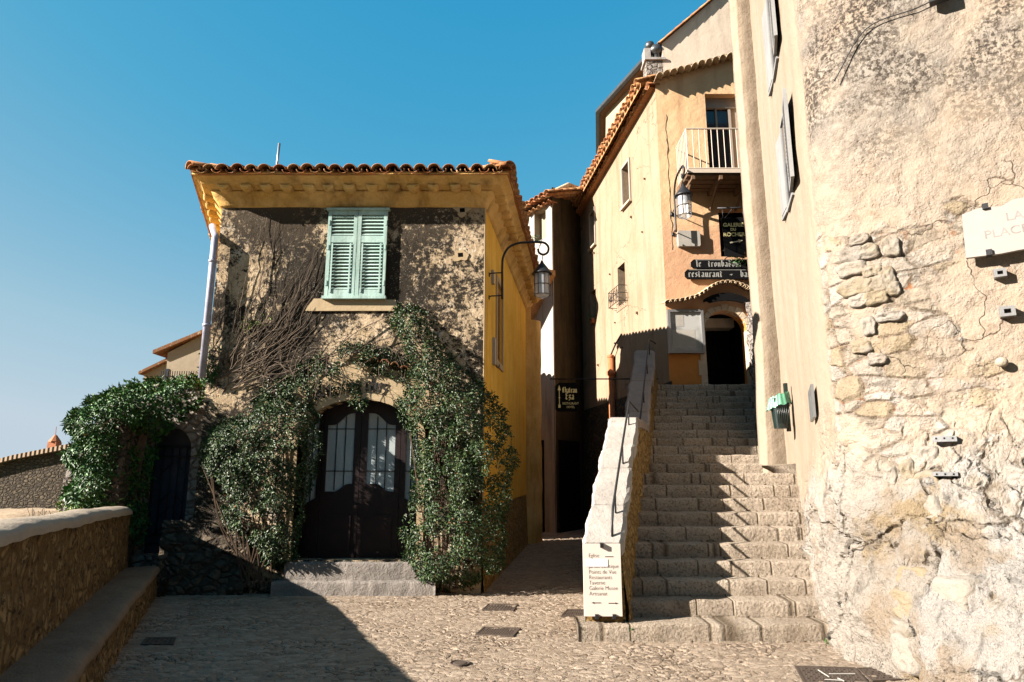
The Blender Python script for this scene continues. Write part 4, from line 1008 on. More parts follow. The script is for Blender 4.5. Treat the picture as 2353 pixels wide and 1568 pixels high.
# separate stones showing in the torn plaster and along the foot of the wall
samp = []
for i_ in range(0, 240):
    for j_ in range(0, 110):
        q_ = wallpt(.40 + .50 * i_ / 240, .02 + .62 * j_ / 110); d_ = q_ - EYE
        yc = d_.y * CT + d_.z * ST
        if yc > .1: samp.append((CX + F * d_.x / yc, CY - F * (d_.z * CT - d_.y * ST) / yc, .40 + .50 * i_ / 240, .02 + .62 * j_ / 110))
def wall_stone(mb, zx, zy, zw, zh, seed, proud=.045):
    px, py = (1800 + zx / 1.883) * .9412, (833 + zy / 1.883) * .9412
    t_ = min(samp, key=lambda a: (a[0] - px) ** 2 + (a[1] - py) ** 2); u_, v_ = t_[2], t_[3]; c = wallpt(u_, v_)
    tu = (wallpt(u_ + .003, v_) - wallpt(u_ - .003, v_)).normalized(); n_ = tu.cross(Vector((0, 0, 1))).normalized()
    if n_.dot(EYE - c) < 0: n_ = -n_
    tz = n_.cross(tu).normalized(); tz = tz if tz.z > 0 else -tz
    sc_ = (c - EYE).length / F; vd_ = (c - EYE).normalized(); fx = max(.5, math.sqrt(max(.01, 1 - tu.dot(vd_) ** 2)))
    W_, H_ = zw / 1.883 * .9412 * sc_ * .5 / fx, zh / 1.883 * .9412 * sc_ * .5
    rows, cols = 9, 22; vs = [c + n_ * proud]; fs = []
    for r_ in range(1, rows + 1):
        t = r_ / rows
        for k_ in range(cols):
            a = 2 * math.pi * k_ / cols; R_ = (abs(math.cos(a)) ** 4 + abs(math.sin(a)) ** 4) ** (-1 / 4) * (1 + .35 * mnoise.noise(Vector((math.cos(a) * 1.3, math.sin(a) * 1.3, seed * 3.7))))
            dd_ = proud * (1 - t ** 5) - .12 * max(0, t - .82) / .18 + .022 * mnoise.noise(Vector((t * 2.5 * math.cos(a), t * 2.5 * math.sin(a), seed))) + .008 * mnoise.noise(Vector((t * 9 * math.cos(a), t * 9 * math.sin(a), seed)))
            vs.append(c + tu * (math.cos(a) * R_ * W_ * t) + tz * (math.sin(a) * R_ * H_ * t) + n_ * dd_)
    for k_ in range(cols): fs.append((0, 1 + k_, 1 + (k_ + 1) % cols))
    for r_ in range(rows - 1):
        for k_ in range(cols): a, b = 1 + r_ * cols, 1 + (r_ + 1) * cols; fs.append((a + k_, b + k_, b + (k_ + 1) % cols, a + (k_ + 1) % cols))
    mb.add(vs, fs)
mb = MB(); sd_ = 0
for (zx, zy, zw, zh) in ((780, 600, 62, 90), (880, 540, 90, 90), (800, 700, 62, 85), (872, 650, 105, 100), (860, 790, 125, 130), (818, 905, 100, 115), (815, 1005, 75, 72), (800, 1100, 120, 100), (768, 1205, 105, 125), (742, 1330, 70, 80), (755, 1440, 80, 160), (700, 610, 60, 80), (920, 720, 50, 70), (1290, 640, 110, 90), (1230, 760, 210, 150), (1060, 800, 160, 140), (1090, 960, 260, 250), (1260, 950, 170, 200), (1180, 1220, 260, 300), (985, 1180, 150, 170), (960, 1400, 170, 200), (1130, 1480, 230, 170),
    (520, -395, 110, 75), (600, -400, 100, 70), (520, -330, 130, 70), (610, -325, 90, 62), (680, -310, 70, 90), (540, -260, 150, 85), (640, -265, 110, 80), (710, -250, 60, 60), (560, -185, 90, 60), (640, -190, 100, 75), (560, -460, 90, 50), (700, -430, 80, 90), (600, -80, 60, 90), (700, -110, 120, 50), (640, 90, 80, 60), (560, 20, 90, 60)):
    
    if zw < 151: wall_stone(mb, zx, zy, zw, zh, sd_ * 1.7, .012)
    sd_ += 1
mb.build('wall_stones', M['wall_stone'], rb, smooth=True)
# corner pilaster
mb = MB()
def col(u, v):
    z = 1.55 + 10.2 * v; k = [(.2, .03), (-.17, .0), (-.26, .02), (-.27, .34), (-.1, .36), (.15, .36)]
    t = u * 5; i = min(4, int(t)); f = t - i; a_ = k[i][0] + (k[i + 1][0] - k[i][0]) * f; b_ = k[i][1] + (k[i + 1][1] - k[i][1]) * f
    q = Vector((4.36 + a_, 10.55 + b_, z)); bul = .05 * sstep(3.6, 1.9, z); q.x += .015 * nz(q, 2) - bul; q.y += .012 * nz(q, 3) ; return q
mb.grid(col, 20, 120); mb.build('pilaster', M['pilaster'], rb, smooth=True)
# shutters of the flank (standing ajar)
def flank_shutter(px, py0, Yn, zb, zt, lab, ang, wid=.46):
    c = cw.w((10.7 - Yn) / cw.u.y * -1, 0, .02) if False else None
    u_ = (10.7 - Yn) / abs(cw.u.y); hinge = cw.w(u_, 0, -.035)
    d = (cw.u * math.cos(ang) + cw.n * math.sin(ang)); f = Fr((hinge.x, hinge.y), ((hinge + d).x, (hinge + d).y))
    a, b = MB(), MB(); louvre(a, b, f, 0, wid, zb, zt, 0, th=.04, splits=((.05, .95),)); b.fbox(f, .04, wid - .04, zb + .05, zt - .05, -.004, .006)
    o = a.build('shutter', M['shutter_w'], rb); b.build('slats', M['shutter_w'], o); return o
for Yn, zb, zt in ((7.45, 5.0, 6.12), (7.75, 7.05, 8.35)):
    flank_shutter(0, 0, Yn + .50, zb, zt, '', rad(176)); flank_shutter(0, 0, Yn, zb, zt, '', rad(4))
    u0, u1 = (10.7 - Yn - .48) / abs(cw.u.y), (10.7 - Yn - .02) / abs(cw.u.y)
    mb = MB(); mb.fbox(cw, u0, u1, zb, zt, -.06, -.035); wn_ = mb.build('window', M['dglass'], rb)
    mb = MB(); mb.prism([(u0 - .05, zb - .05), (u1 + .05, zb - .05), (u1 + .05, zt + .05), (u0 - .05, zt + .05)], [[(u0, zb), (u1, zb), (u1, zt), (u0, zt)]], cw.w, -.06, -.02); mb.build('window_frame', M['shutter_w'], wn_)
# litter bin
bp = hit(1796, 985, cw.w(0, 0, .13), cw.n); bz = bp.z
lb = thing('litter_bin', (bp.x, bp.y, bz), 'dark green wall-mounted litter bin with a pale green bag over its rim', 'bin')
mb = MB()
def binf(u, v):
    a_ = u * 2 * math.pi; k = .72 + .28 * v; r = (abs(math.cos(a_)) ** 4 + abs(math.sin(a_)) ** 4) ** -.25
    return Vector((bp.x + .125 * k * r * math.cos(a_), bp.y + .10 * k * r * math.sin(a_), bz + .42 * v + .012 * math.sin(a_ * 12) * 0))
mb.grid(binf, 32, 8); mb.prism(arc(0, 0, .085, .07, 0, 345, 15), [], lambda a_, b_, d: Vector((bp.x + a_, bp.y + b_, bz + d)), 0, .004)
for i in range(7): 
    x_ = bp.x - .08 + i * .026; mb.box((x_, bp.y - .103, bz + .2), (.004, 0, 0), (.0, .006, .0), (0, .013, .14))
mb.build('body', M['bin'], lb, smooth=True)
mb = MB()
def bagf(u, v):
    a_ = u * 2 * math.pi; r = .135 + .035 * v * (1 + .5 * math.sin(a_ * 3)) + .008 * math.sin(a_ * 17)
    return Vector((bp.x + r * math.cos(a_), bp.y + r * .8 * math.sin(a_), bz + .46 - .16 * v + .05 * math.cos(a_ + .6) + .012 * math.sin(a_ * 9)))
mb.grid(bagf, 60, 8)
mb.grid(lambda u, v: (lambda a_, r: Vector((bp.x + r * math.cos(a_), bp.y + r * .8 * math.sin(a_), bz + .46 + .05 * math.cos(a_ + .6) * v + .012 * math.sin(a_ * 9) - .03 * (1 - v))))(u * 2 * math.pi, .135 * v + .002), 60, 5)
mb.build('bag', M['bag'], lb, smooth=True)
mb = MB(); mb.box((bp.x + .11, bp.y + .02, bz + .3), (.02, 0, 0), (0, .03, 0), (0, 0, .34)); mb.build('back_plate', M['bin'], lb)
# small steel plate
q = hit(1842, 928, cw.w(0, 0, .09), cw.n)
u_, z_ = (q - cw.A).dot(cw.u), q.z
mb = MB(); mb.prism([(u_ - .13, z_ - .20), (u_ + .13, z_ - .16), (u_ + .14, z_ + .20), (u_ - .12, z_ + .13)], [], cw.w, -.03, .0)
tag(mb.build('steel_plate', M['steel'], None), 'small grey steel plate fixed to the cream flank right of the litter bin', 'plate')
# plaque LA PLACE and metal brackets on the front
ff = Fr((3.52, 6.02), (5.2, 4.9))
DP = .05
def pq(px, py, d=DP): return ff.uz(px, py, d)
pts = [pq(*p) for p in ((2210, 497), (2250, 482), (2300, 478), (2325, 463), (2400, 450), (2470, 452), (2475, 560), (2400, 568), (2340, 578), (2300, 586), (2220, 596))]
lp = thing('street_plaque', ff.w(1.1, 3.2, DP), 'large irregular pale stone plaque carved with faint capitals on the weathered wall', 'plaque')
mb = MB(); mb.prism(pts, [], ff.w, DP, DP + .045); mb.build('slab', M['plaque'], lp)
t0 = pq(2262, 553); t1 = pq(2345, 538)
sl_ = math.atan2(t1[1] - t0[1], t1[0] - t0[0])
text('PLACE DU', .105, ff, t0[0], t0[1], DP + .0455, M['engr'], lp, rot=sl_, depth=.0008, xs=1.05)
t2 = pq(2311, 512); text('LA', .105, ff, t2[0], t2[1], DP + .0455, M['engr'], lp, rot=sl_, depth=.0008, xs=1.05)
for px, py in ((2263, 478), (2272, 583)):
    u_, z_ = pq(px, py); mb = MB(); mb.fbox(ff, u_ - .022, u_ + .022, z_ - .03, z_ + .02, DP - .02, DP + .07); mb.build('clip', M['iron'], lp)
for i, (px, py, lab) in enumerate(((2170, 1008, 'upper perforated steel bracket with a dark hollow on the rocky wall'), (2172, 1090, 'lower thin perforated steel strip on the rocky wall'))):
    u_, z_ = ff.uz(px, py, .12 if i == 0 else .22); d_ = .14 if i == 0 else .24
    mb = MB(); mb.fbox(ff, u_ - .09, u_ + .09, z_ - (.028 if i == 0 else .015), z_ + .02, d_ - .05, d_ + .02)
    t = tag(mb.build('steel_bracket', M['steel'], None), lab, 'bracket', 'steel brackets on the wall')
    mb = MB()
    for k in (-.06, 0, .06): mb.fbox(ff, u_ + k - .006, u_ + k + .006, z_ - .007, z_ + .007, d_ + .018, d_ + .023)
    hl = mb.build('bolt_holes', M['black'], t)
# small cast boxes
for px, py, s_, lab in ((2298, 628, .045, 'small metal conduit box under the stone plaque'), (2315, 716, .055, 'small square metal box with a thin wire low on the plaster')):
    u_, z_ = ff.uz(px, py, .03); mb = MB(); mb.prism([(u_ - s_, z_ - s_ * .8), (u_ + s_, z_ - s_ * .8), (u_ + s_, z_ + s_ * .8), (u_ - s_, z_ + s_ * .8)], [[(u_ - s_ * .45, z_ - s_ * .35), (u_ + s_ * .45, z_ - s_ * .35), (u_ + s_ * .45, z_ + s_ * .35), (u_ - s_ * .45, z_ + s_ * .35)]], ff.w, -.05, .055)
    tag(mb.build('conduit_box', M['frame_grey'], None), lab, 'box', 'small boxes on the weathered wall')
u_, z_ = ff.uz(2302, 832, .04); mb = MB(); mb.lathe((0, 0, 0), [(.001, .045), (.03, .04), (.045, .02), (.048, 0)], 14)
mb.v = [ff.w(u_ + p.x, z_ + p.y * .9, .03 + p.z) for p in mb.v]; tag(mb.build('wall_boss', M['cap'], None, smooth=True), 'rounded plaster boss on the lower right plaster', 'boss')
mb = MB(); a1, a2, a3 = ff.uz(1915, 180, .06), ff.uz(1990, 60, .06), ff.uz(2120, 6, .06)
mb.tube(curve([ff.w(*a1, .0), ff.w(*a2, .01), ff.w(*a3, .01), ff.w(a3[0] + .5, a3[1] + .15, .01)]), .006, 5); tag(mb.build('wall_cable', M['iron'], None, smooth=True), 'thin black cable curving over the upper plaster of the weathered building', 'cable')
u_, z_ = ff.uz(2155, 2, .05); mb = MB(); mb.fbox(ff, u_ - .07, u_ + .09, z_ - .03, z_ + .25, .04, .12); tag(mb.build('spotlight', M['iron'], None), 'black spotlight housing at the top edge of the weathered wall', 'lamp')
# ================================================================== BALCONY HOUSE
bf = Fr((3.44, 14.2), (7.4, 14.2)); cl = Fr((2.24, 21.1), (3.44, 14.2))
bh_ = thing('balcony_house', (4, 15, 0), 'tall ochre and cream house with a balcony at the top of the stairs', 'house')
bu = lambda px, py, d=0: bf.uz(px, py, d)
# doorway
dp0, dp1 = bu(1626, 876), bu(1725, 876); AW = dp1[0] - dp0[0]; ac = (dp0[0] + dp1[0]) / 2; atop = bu(1672, 714)[1]; asp = atop - AW / 2 * .95
arch = [(dp0[0], 3.4), (dp1[0], 3.4)] + arc(ac, asp, AW / 2, atop - asp, 0, 180, 14)
wp = [bu(1657, 590), bu(1760, 590), bu(1760, 476), bu(1657, 476)]; wp = [(wp[0][0], wp[0][1]), (wp[0][0] + .95, wp[0][1]), (wp[0][0] + .95, wp[3][1]), (wp[0][0], wp[3][1])]
f0, f1 = bu(1630, 384), bu(1702, 216); f0 = (f0[0], at(1580, 390, 13.25).z + .04); fdoor = [(f0[0], f0[1]), (f1[0], f0[1]), (f1[0], f1[1]), (f0[0], f1[1])]
eL, eR = bu(1520, 185)[1], bu(1705, 130)
slope = (eR[1] - eL) / eR[0]
mb = MB(); mb.prism([(0, 5.0), (bf.L, 5.0), (bf.L, eL + slope * bf.L), (0, eL)], [wp, fdoor] , bf.w, -.35, 0)
mb.build('front_wall', M['orange'], bh_)
mb = MB(); mb.prism([(0, 3.0), (dp0[0], 3.0)] + [(dp0[0], 3.41)] + [p for p in arc(ac, asp, AW / 2, atop - asp, 180, 0, 14)] + [(dp1[0], 3.41), (dp1[0], 3.0), (bf.L, 3.0), (bf.L, 4.999), (0, 4.999)], [], bf.w, -.35, .002)
mb.rough(.0, 1); 
# band above z=5 is the same plaster; arch may exceed 5 m: clamp by building one polygon
bh_lower = mb
mb = MB(); mb.prism([(0, 3.0), (bf.L, 3.0), (bf.L, eL + slope * bf.L), (0, eL)], [arch, wp, fdoor], bf.w, -.35, 0)
# replace the earlier wall by this single one
old = [c for c in bh_.children if c.name.startswith('front_wall')]
for o in old: bpy.data.objects.remove(o)
mb.build('front_wall', M['orange'], bh_)
mb = MB(); mb.prism([(.4, 3.0), (2.6, 3.0), (2.6, 6.0), (.4, 6.0)], [], bf.w, -1.3, -1.2); mb.prism([(dp0[0] - .01, 3.41), (dp0[0], 3.41), (dp0[0], 5.6), (dp0[0] - .01, 5.6)], [], bf.w, -1.2, -.35); mb.prism([(dp1[0], 3.41), (dp1[0] + .01, 3.41), (dp1[0] + .01, 5.6), (dp1[0], 5.6)], [], bf.w, -1.2, -.35)
mb.fbox(bf, dp0[0] - .2, dp1[0] + .2, atop + .01, atop + .05, -1.3, -.35)
mb.build('dark_passage', M['black'], bh_)
mb = MB(); mb.fbox(bf, wp[0][0] - .1, wp[1][0] + .1, wp[0][1] - .1, wp[2][1] + .1, -.6, -.36); mb.build('dark_window', M['black'], bh_)
# stone surround of arch
mb = MB(); k_ = 11
for i in range(k_):
    a0, a1 = 180 - 180 * i / k_ - .6, 180 - 180 * (i + 1) / k_ + .6; ww = AW / 2 * .24 + (.03 if i % 2 else 0)
    mb.prism([p for p in arc(ac, asp, AW / 2 + ww, (atop - asp) + ww, a0, a1, 3)] + [p for p in arc(ac, asp, AW / 2 - .0, (atop - asp), a1, a0, 3)], [], bf.w, -.2, .025)
for s_ in (0, 1):
    z_ = 3.42
    for i in range(4):
        h_ = (asp - 3.42) / 4 - .006; ww = .13 + (.05 if i % 2 else 0)
        x0, x1 = (dp0[0] - ww, dp0[0]) if s_ == 0 else (dp1[0], dp1[0] + ww)
        mb.fbox(bf, x0, x1, z_, z_ + h_, -.2, .024); z_ += h_ + .006
mb.rough(.008, 7); mb.build('arch_surround', M['stone_arch'], bh_)
# french door
mb = MB(); mb.fbox(bf, f0[0] + .03, f0[0] + .62, f0[1], f1[1] - .28, -.30, -.26); fd = mb.build('balcony_door', M['dglass'], bh_)
mb = MB(); u0, u1, z0, z1 = f0[0] + .002, f1[0] - .002, f0[1], f1[1] - .003
mb.fbox(bf, u0, u0 + .04, z0, z1 - .25, -.26, -.2); mb.fbox(bf, f0[0] + .60, f0[0] + .66, z0, z1 - .25, -.26, -.2); mb.fbox(bf, u0, u1, z1 - .26, z1, -.27, -.18); mb.fbox(bf, f0[0] + .66, u1, z0, z1 - .26, -.28, -.24)
mb.fbox(bf, u0 + .29, u0 + .33, z0, z1 - .26, -.255, -.21)
mb.build('door_frame', M['frame_w'], fd)
mb = MB(); mb.fbox(bf, f0[0] - .1, f1[0] + .1, f0[1] - .05, f1[1] + .1, -.42, -.36); mb.build('dark_room', M['black'], bh_)
# balcony
bal = MB(); q0 = at(1580, 388, 13.25); X0 = q0.x; zs_ = f0[1] - .04; X1 = 6.2
bal.box(((X0 + X1) / 2, 13.72, zs_ - .04), ((X1 - X0) / 2, 0, 0), (0, .475, 0), (0, 0, .035))
for y_ in (13.4, 13.62, 13.84, 14.06): bal.box(((X0 + X1) / 2, y_, zs_ - .10), ((X1 - X0) / 2, 0, 0), (0, .09, 0), (0, 0, .022))
bo = bal.build('balcony_floor', M['timber'], bh_)
for x_ in (X0 + .12, X0 + .72, X0 + 1.32, X0 + 1.92):
    mb = MB(); mb.box((x_, 13.72, zs_ - .17), (.035, 0, 0), (0, .46, 0), (0, 0, .045)); mb.tube([(x_, 14.18, zs_ - .55), (x_, 13.5, zs_ - .19)], .035, 4); mb.build('bracket', M['timber'], bo)
mb = MB(); zr = zs_ + .98
mb.tube([(X0 + .02, 14.18, zr), (X0 + .02, 13.27, zr), (X1, 13.27, zr)], .018, 6)
mb.tube([(X0 + .02, 14.18, zs_ + .04), (X0 + .02, 13.27, zs_ + .04), (X1, 13.27, zs_ + .04)], .014, 6)
x_ = X0 + .02
for k in range(8): mb.tube([(x_, 14.12 - k * .115, zs_ + .04), (x_, 14.12 - k * .115, zr)], .0095, 6)
n_ = 18
for k in range(n_): xx = X0 + .02 + (X1 - X0 - .04) * k / (n_ - 1); mb.tube([(xx, 13.27, zs_ + .04), (xx, 13.27, zr)], .0095, 6)
mb.build('railing', M['railing'], bo)
mb = MB(); mb.box(((X0 + X1) / 2, 13.26, zs_ - .03), ((X1 - X0) / 2 + .01, 0, 0), (0, .018, 0), (0, 0, .045)); mb.build('fascia', M['railing'], bo)
# crack line down the corner
mb = MB(); rnd = random.Random(2); pts = []
for i in range(46): pts.append(bf.w(.20 + .05 * nz((i * .31, 0, 0), 1) + .02 * rnd.random(), eL - .9 - i * .075, .002))
mb.tube(pts, [.004 + .02 * max(0, nz((i * .37, 3, 0), 1.0)) for i in range(46)], 5); mb.build('crack', M['ink'], bh_)
# plastered tile strip at the top
mb = MB(); rnd = random.Random(8)
ndir = (bf.u + Vector((0, 0, slope))).normalized()
for i in range(24): 
    c = bf.w(.05 + i * .17, eL + slope * (.05 + i * .17) - .02, -.05)
    half_tile(mb, c + bf.n * .33 + Vector((0, 0, -.03 + rnd.uniform(-.01, .01))), ndir, -bf.n, Vector((0, 0, 1)), .10, .09, .4, .02)
mb.rough(.015, 6)
mb.add([bf.w(0, eL + .04, .22), bf.w(4, eL + .04 + slope * 4, .22), bf.w(4, eL + .25 + slope * 4, -.35), bf.w(0, eL + .25, -.35)], [(0, 1, 2, 3)])
mb.build('eave_tiles', M['plaster_tile'], bh_, smooth=True)
# curved tile canopy over doorway
mb = MB(); cpts = [(1534, 697), (1556, 694), (1580, 690), (1602, 684), (1622, 672), (1640, 660), (1660, 653), (1682, 653), (1704, 659), (1722, 668), (1745, 676)]
cw_pts = curve([at(x, y, 14.0) for x, y in cpts], 2)
for i, p in enumerate(cw_pts[:-1]):
    t_ = (cw_pts[i + 1] - p).normalized(); up = Vector((-t_.z, 0, t_.x)); half_tile(mb, Vector((p.x, 13.93, p.z)), t_, Vector((0, 1, .15)).normalized(), up, .085, .08, .28, .02)
mb.rough(.012, 7); mb.build('door_canopy', M['plaster_tile'], bh_, smooth=True)
# left cream wall with windows
clu = lambda px, py, d=0: cl.uz(px, py, d)
wins = [((1432, 378), (1448, 468)), ((1357, 487), (1368, 565)), ((1333, 525), (1338, 560)), ((1420, 608), (1437, 700)), ((1357, 668), (1370, 745))]
zc0 = clu(1310, 505, .3)[1]; zc1 = clu(1520, 190, .3)[1]
CT0, CT1 = 10.15, 10.75
holes = []; wrec = []
for (p0_, p1_) in wins:
    xm = (p0_[0] + p1_[0]) / 2; ua = clu(p0_[0], (p0_[1] + p1_[1]) / 2)[0]; ub = clu(p1_[0], (p0_[1] + p1_[1]) / 2)[0]
    za = clu(xm, p1_[1])[1]; zb_ = clu(xm, p0_[1])[1]; u0, u1 = min(ua, ub), max(ua, ub); holes.append([(u0, za), (u1, za), (u1, zb_), (u0, zb_)]); wrec.append((u0, u1, za, zb_))
mb = MB(); mb.prism([(-3, -.2), (cl.L, -.2), (cl.L, CT1), (-3, CT0 - .25)], holes, cl.w, -.35, 0)
mb.build('side_wall', M['cream'], bh_)
for i, (u0, u1, za, zb_) in enumerate(wrec):
    mb = MB(); mb.fbox(cl, u0 + .002, u1 - .002, za + .002, zb_ - .002, -.33, -.25); g_ = mb.build('window', M['dglass'] if i not in (0, 1) else M['white_pl'], bh_)
    if i in (0, 1):
        mb = MB(); mb.prism([(u0 - .07, za - .06), (u1 + .07, za - .06), (u1 + .07, zb_ + .07), (u0 - .07, zb_ + .07)], [[(u0, za), (u1, za), (u1, zb_), (u0, zb_)]], cl.w, -.02, .04); mb.build('window_frame', M['frame_w'], g_)
        mb = MB(); mb.fbox(cl, u0 - .1, u1 + .1, za - .10, za - .05, 0, .09); mb.build('window_sill', M['stone_arch'], g_)
u0, u1, za, zb_ = wrec[4]
mb = MB(); mb.prism([(-.12, -.07), (.12, -.07), (.15, .07), (-.15, .07)], [], lambda a_, b_, d: cl.w((u0 + u1) / 2 + a_, za + .08 + b_, -.12 + d), 0, .2); pot = mb.build('flower_pot', M['terra'], None); tag(pot, 'terracotta trough with a small plant in the low window of the cream wall', 'flower pot')
mb = foliage([(-.1, 0), (.1, 0), (.12, .12), (-.1, .14)], 60, 0, .08, .05, random.Random(4)); c = cl.w((u0 + u1) / 2, za + .15, 0); mb.v = [p + c for p in mb.v]; mb.build('plant', M['ivy'], pot)
u0, u1, za, zb_ = wrec[3]
ggr = MB(); 
for k in range(7): u = u0 - .12 + (u1 - u0 + .24) * k / 6; ggr.tube([cl.w(u, za - .02, .24), cl.w(u, za + .40, .24)], .008, 5)
for z_ in (-.02, .20, .40): ggr.tube([cl.w(u0 - .14, za + z_, 0), cl.w(u0 - .14, za + z_, .24), cl.w(u1 + .14, za + z_, .24), cl.w(u1 + .14, za + z_, 0)], .009, 5)
for k in range(4): 
    c0 = u0 + (u1 - u0) * k / 3; ggr.tube([cl.w(c0 + .07 * math.cos(t_), za + .2 + .12 * math.sin(t_), .245) for t_ in [i * .52 for i in range(13)]], .006, 5)
ggr.tube([cl.w(u0 - .35, za + .0, .05), cl.w(u0 - .14, za + .02, .2)], .008, 5)
tag(ggr.build('window_grille', M['iron'], None), 'small black wrought-iron window basket on the cream wall', 'grille')
# small stubs and hooks on wall
rnd = random.Random(21); mb = MB()
for i in range(16):
    u = rnd.uniform(.5, 6.6); z_ = rnd.uniform(4.6, 9.3)
    mb.box(cl.w(u, z_, .02), cl.u * rnd.uniform(.01, .03), cl.n * .03, (0, 0, rnd.uniform(.01, .03)))
mb.build('wall_stubs', M['timber'], bh_)
# its roof
sv_ = Vector((0, 0, 0)); er = cl.n
A0 = cl.w(-.1, CT0 + .08, .42); A1 = cl.w(cl.L - .12, CT1 + .10, .42)
mb = MB(); rnd = random.Random(14)
A0 = cl.w(-1.2, CT0 - .02, .42)
usl = (Vector((-er.x, -er.y, 0)) + Vector((0, 0, .36))).normalized()
tile_field(mb, A0, A1, usl, .225, 5, .11, rnd=rnd)
B0 = cl.w(-1.2, CT0 - .17, .20); B1 = cl.w(cl.L + .02, CT1 - .05, .20)
tile_field(mb, B0, B1, (Vector((-er.x, -er.y, 0)) + Vector((0, 0, .05))).normalized(), .225, 1, .105, ln=.3, rnd=rnd, pan=False)
mb.build('roof_tiles', M['tile'], bh_, smooth=True)
mb = MB(); mb.add([A0 + usl * .1, A1 + usl * .1, A1 + usl * 2.2, A0 + usl * 2.2, A0 + usl * .1 - Vector((0, 0, .12)), A1 + usl * .1 - Vector((0, 0, .12))], [(0, 1, 2, 3), (0, 1, 5, 4)])
mb.add([cl.w(-1.2, CT0 - .14, .16), cl.w(cl.L, CT1 - .04, .16), cl.w(cl.L, CT1 - .04, -.3), cl.w(-1.2, CT0 - .14, -.3), cl.w(-1.2, CT0 + .0, .16), cl.w(cl.L, CT1 + .1, .16)], [(0, 1, 2, 3), (0, 1, 5, 4)])
mb.build('roof', M['tile'], bh_)
# brown downpipe on the cream wall
dpp = thing('terracotta_downpipe', hit(1406, 830, cl.w(0, 0, .1), cl.n), 'terracotta downpipe with a collar running down the shaded foot of the cream wall', 'pipe')
a1 = hit(1403, 822, cl.w(0, 0, .12), cl.n); a2 = Vector((a1.x, a1.y, 0)) 
mb = MB(); mb.tube([a1, a2], .085, 12); mb.lathe(a1, [(.085, -.02), (.10, 0), (.10, .06), (.07, .07), (.02, .07)], 12); mb.lathe((a1.x, a1.y, a1.z - .5), [(.085, -.02), (.115, .02), (.12, .1), (.085, .14)], 12); mb.build('pipe', M['terra'], dpp, smooth=True)
mb = MB(); mb.tube([a1 + Vector((0, 0, .05)), hit(1415, 790, cl.w(0, 0, .1), cl.n), hit(1428, 768, cl.w(0, 0, .06), cl.n)], .022, 8); mb.build('inlet_pipe', M['gutter'], dpp, smooth=True)
# rubble foot of cream wall
mb = MB(); mb.grid(lambda u, v: cl.w(-1 + (cl.L + 1.2) * u, -.1 + 3.7 * v, .03 + .09 * (1 - v) + .02 * nz((u * 25, v * 14, 0), 1)), 90, 50)
mb.build('plinth', M['rubble_dark'], bh_, smooth=True)
# boxes, signs on the facade
mt = thing('meter_box', bf.w(*bu(1583, 548), 0), 'off-white rounded meter box on the ochre wall below the hanging lantern', 'box')
a_, b_ = bu(1559, 566, .1), bu(1608, 531, .1)
mb = MB(); mb.prism([(a_[0] + .02, a_[1]), (b_[0] - .02, a_[1]), (b_[0], a_[1] + .03), (b_[0], b_[1] - .03), (b_[0] - .03, b_[1]), (a_[0] + .02, b_[1] + .01), (a_[0], b_[1] - .02), (a_[0], a_[1] + .02)], [], bf.w, 0, .11); mb.build('case', M['white_box'], mt)
mb = MB()
for f in (.2, .75): mb.fbox(bf, a_[0] + (b_[0] - a_[0]) * f - .012, a_[0] + (b_[0] - a_[0]) * f + .012, a_[1] + .005, a_[1] + .035, .11, .125)
mb.build('fastener', M['iron'], mt)
nb = thing('menu_case', bf.w(*bu(1573, 812), 0), 'grey aluminium display case with frosted glass left of the arched doorway', 'display case')
a_, b_ = bu(1532, 812, .1), bu(1615, 712, .1)
a_ = (max(a_[0], .0), a_[1])
o_ = [(a_[0], a_[1]), (b_[0], a_[1]), (b_[0], b_[1]), (a_[0], b_[1])]; i_ = [(a_[0] + .055, a_[1] + .055), (b_[0] - .055, a_[1] + .055), (b_[0] - .055, b_[1] - .055), (a_[0] + .055, b_[1] - .055)]
mb = MB(); mb.prism(o_, [i_], bf.w, 0, .13); mb.build('frame', M['frame_grey'], nb)
mb = MB(); mb.prism(i_, [], bf.w, .02, .085); mb.build('glass', M['notice'], nb)
mb = MB(); mb.fbox(bf, (a_[0] + b_[0]) / 2 - .22, (a_[0] + b_[0]) / 2 - .04, b_[1] - .38, b_[1] - .12, .086, .088); mb.fbox(bf, (a_[0] + b_[0]) / 2 - .3, (a_[0] + b_[0]) / 2 + .2, a_[1] + .12, b_[1] - .45, .0855, .0872); mb.build('paper', M['white_box'], nb)
def board(px0, px1, py0, py1, words, label, h, xoff):
    t = thing('sign_board', bf.w(*bu((px0 + px1) / 2, (py0 + py1) / 2), 0), label, 'sign', 'black restaurant boards')
    a_, b_ = bu(px0, py1, .1), bu(px1, py0, .1); c = .06
    mb = MB(); mb.prism([(a_[0] + c, a_[1]), (b_[0], a_[1]), (b_[0], b_[1]), (a_[0] + c, b_[1]), (a_[0], b_[1] - c), (a_[0], a_[1] + c)], [], bf.w, .05, .09); mb.build('board', M['board'], t)
    gothic(words, h, lambda x, y, d: bf.w(a_[0] + xoff + x * 1.12, a_[1] + (b_[1] - a_[1]) * .22 + y, .091 + d), M['letter_grey'], t, nib=.2, sp=.18)
    mb = MB(); mb.fbox(bf, a_[0] + .1, b_[0], b_[1] - .018, b_[1] - .008, .088, .094); mb.build('edge_line', M['letter_grey'], t)
board(1589, 1790, 596, 617, 'le  troubadour', 'upper black board lettered le troubadour below the flower box', .095, .12)
board(1575, 1790, 619, 641, 'restaurant  ~  bar', 'lower black board lettered restaurant bar under the other board', .10, .08)
ov_ = thing('oval_board', bf.w(*bu(1670, 686), 0), 'black elongated oval board over the arched doorway', 'sign')
a_, b_, c_ = bu(1617, 688, .2), bu(1723, 688, .2), (bu(1670, 698, .2)[1], bu(1670, 674, .2)[1])
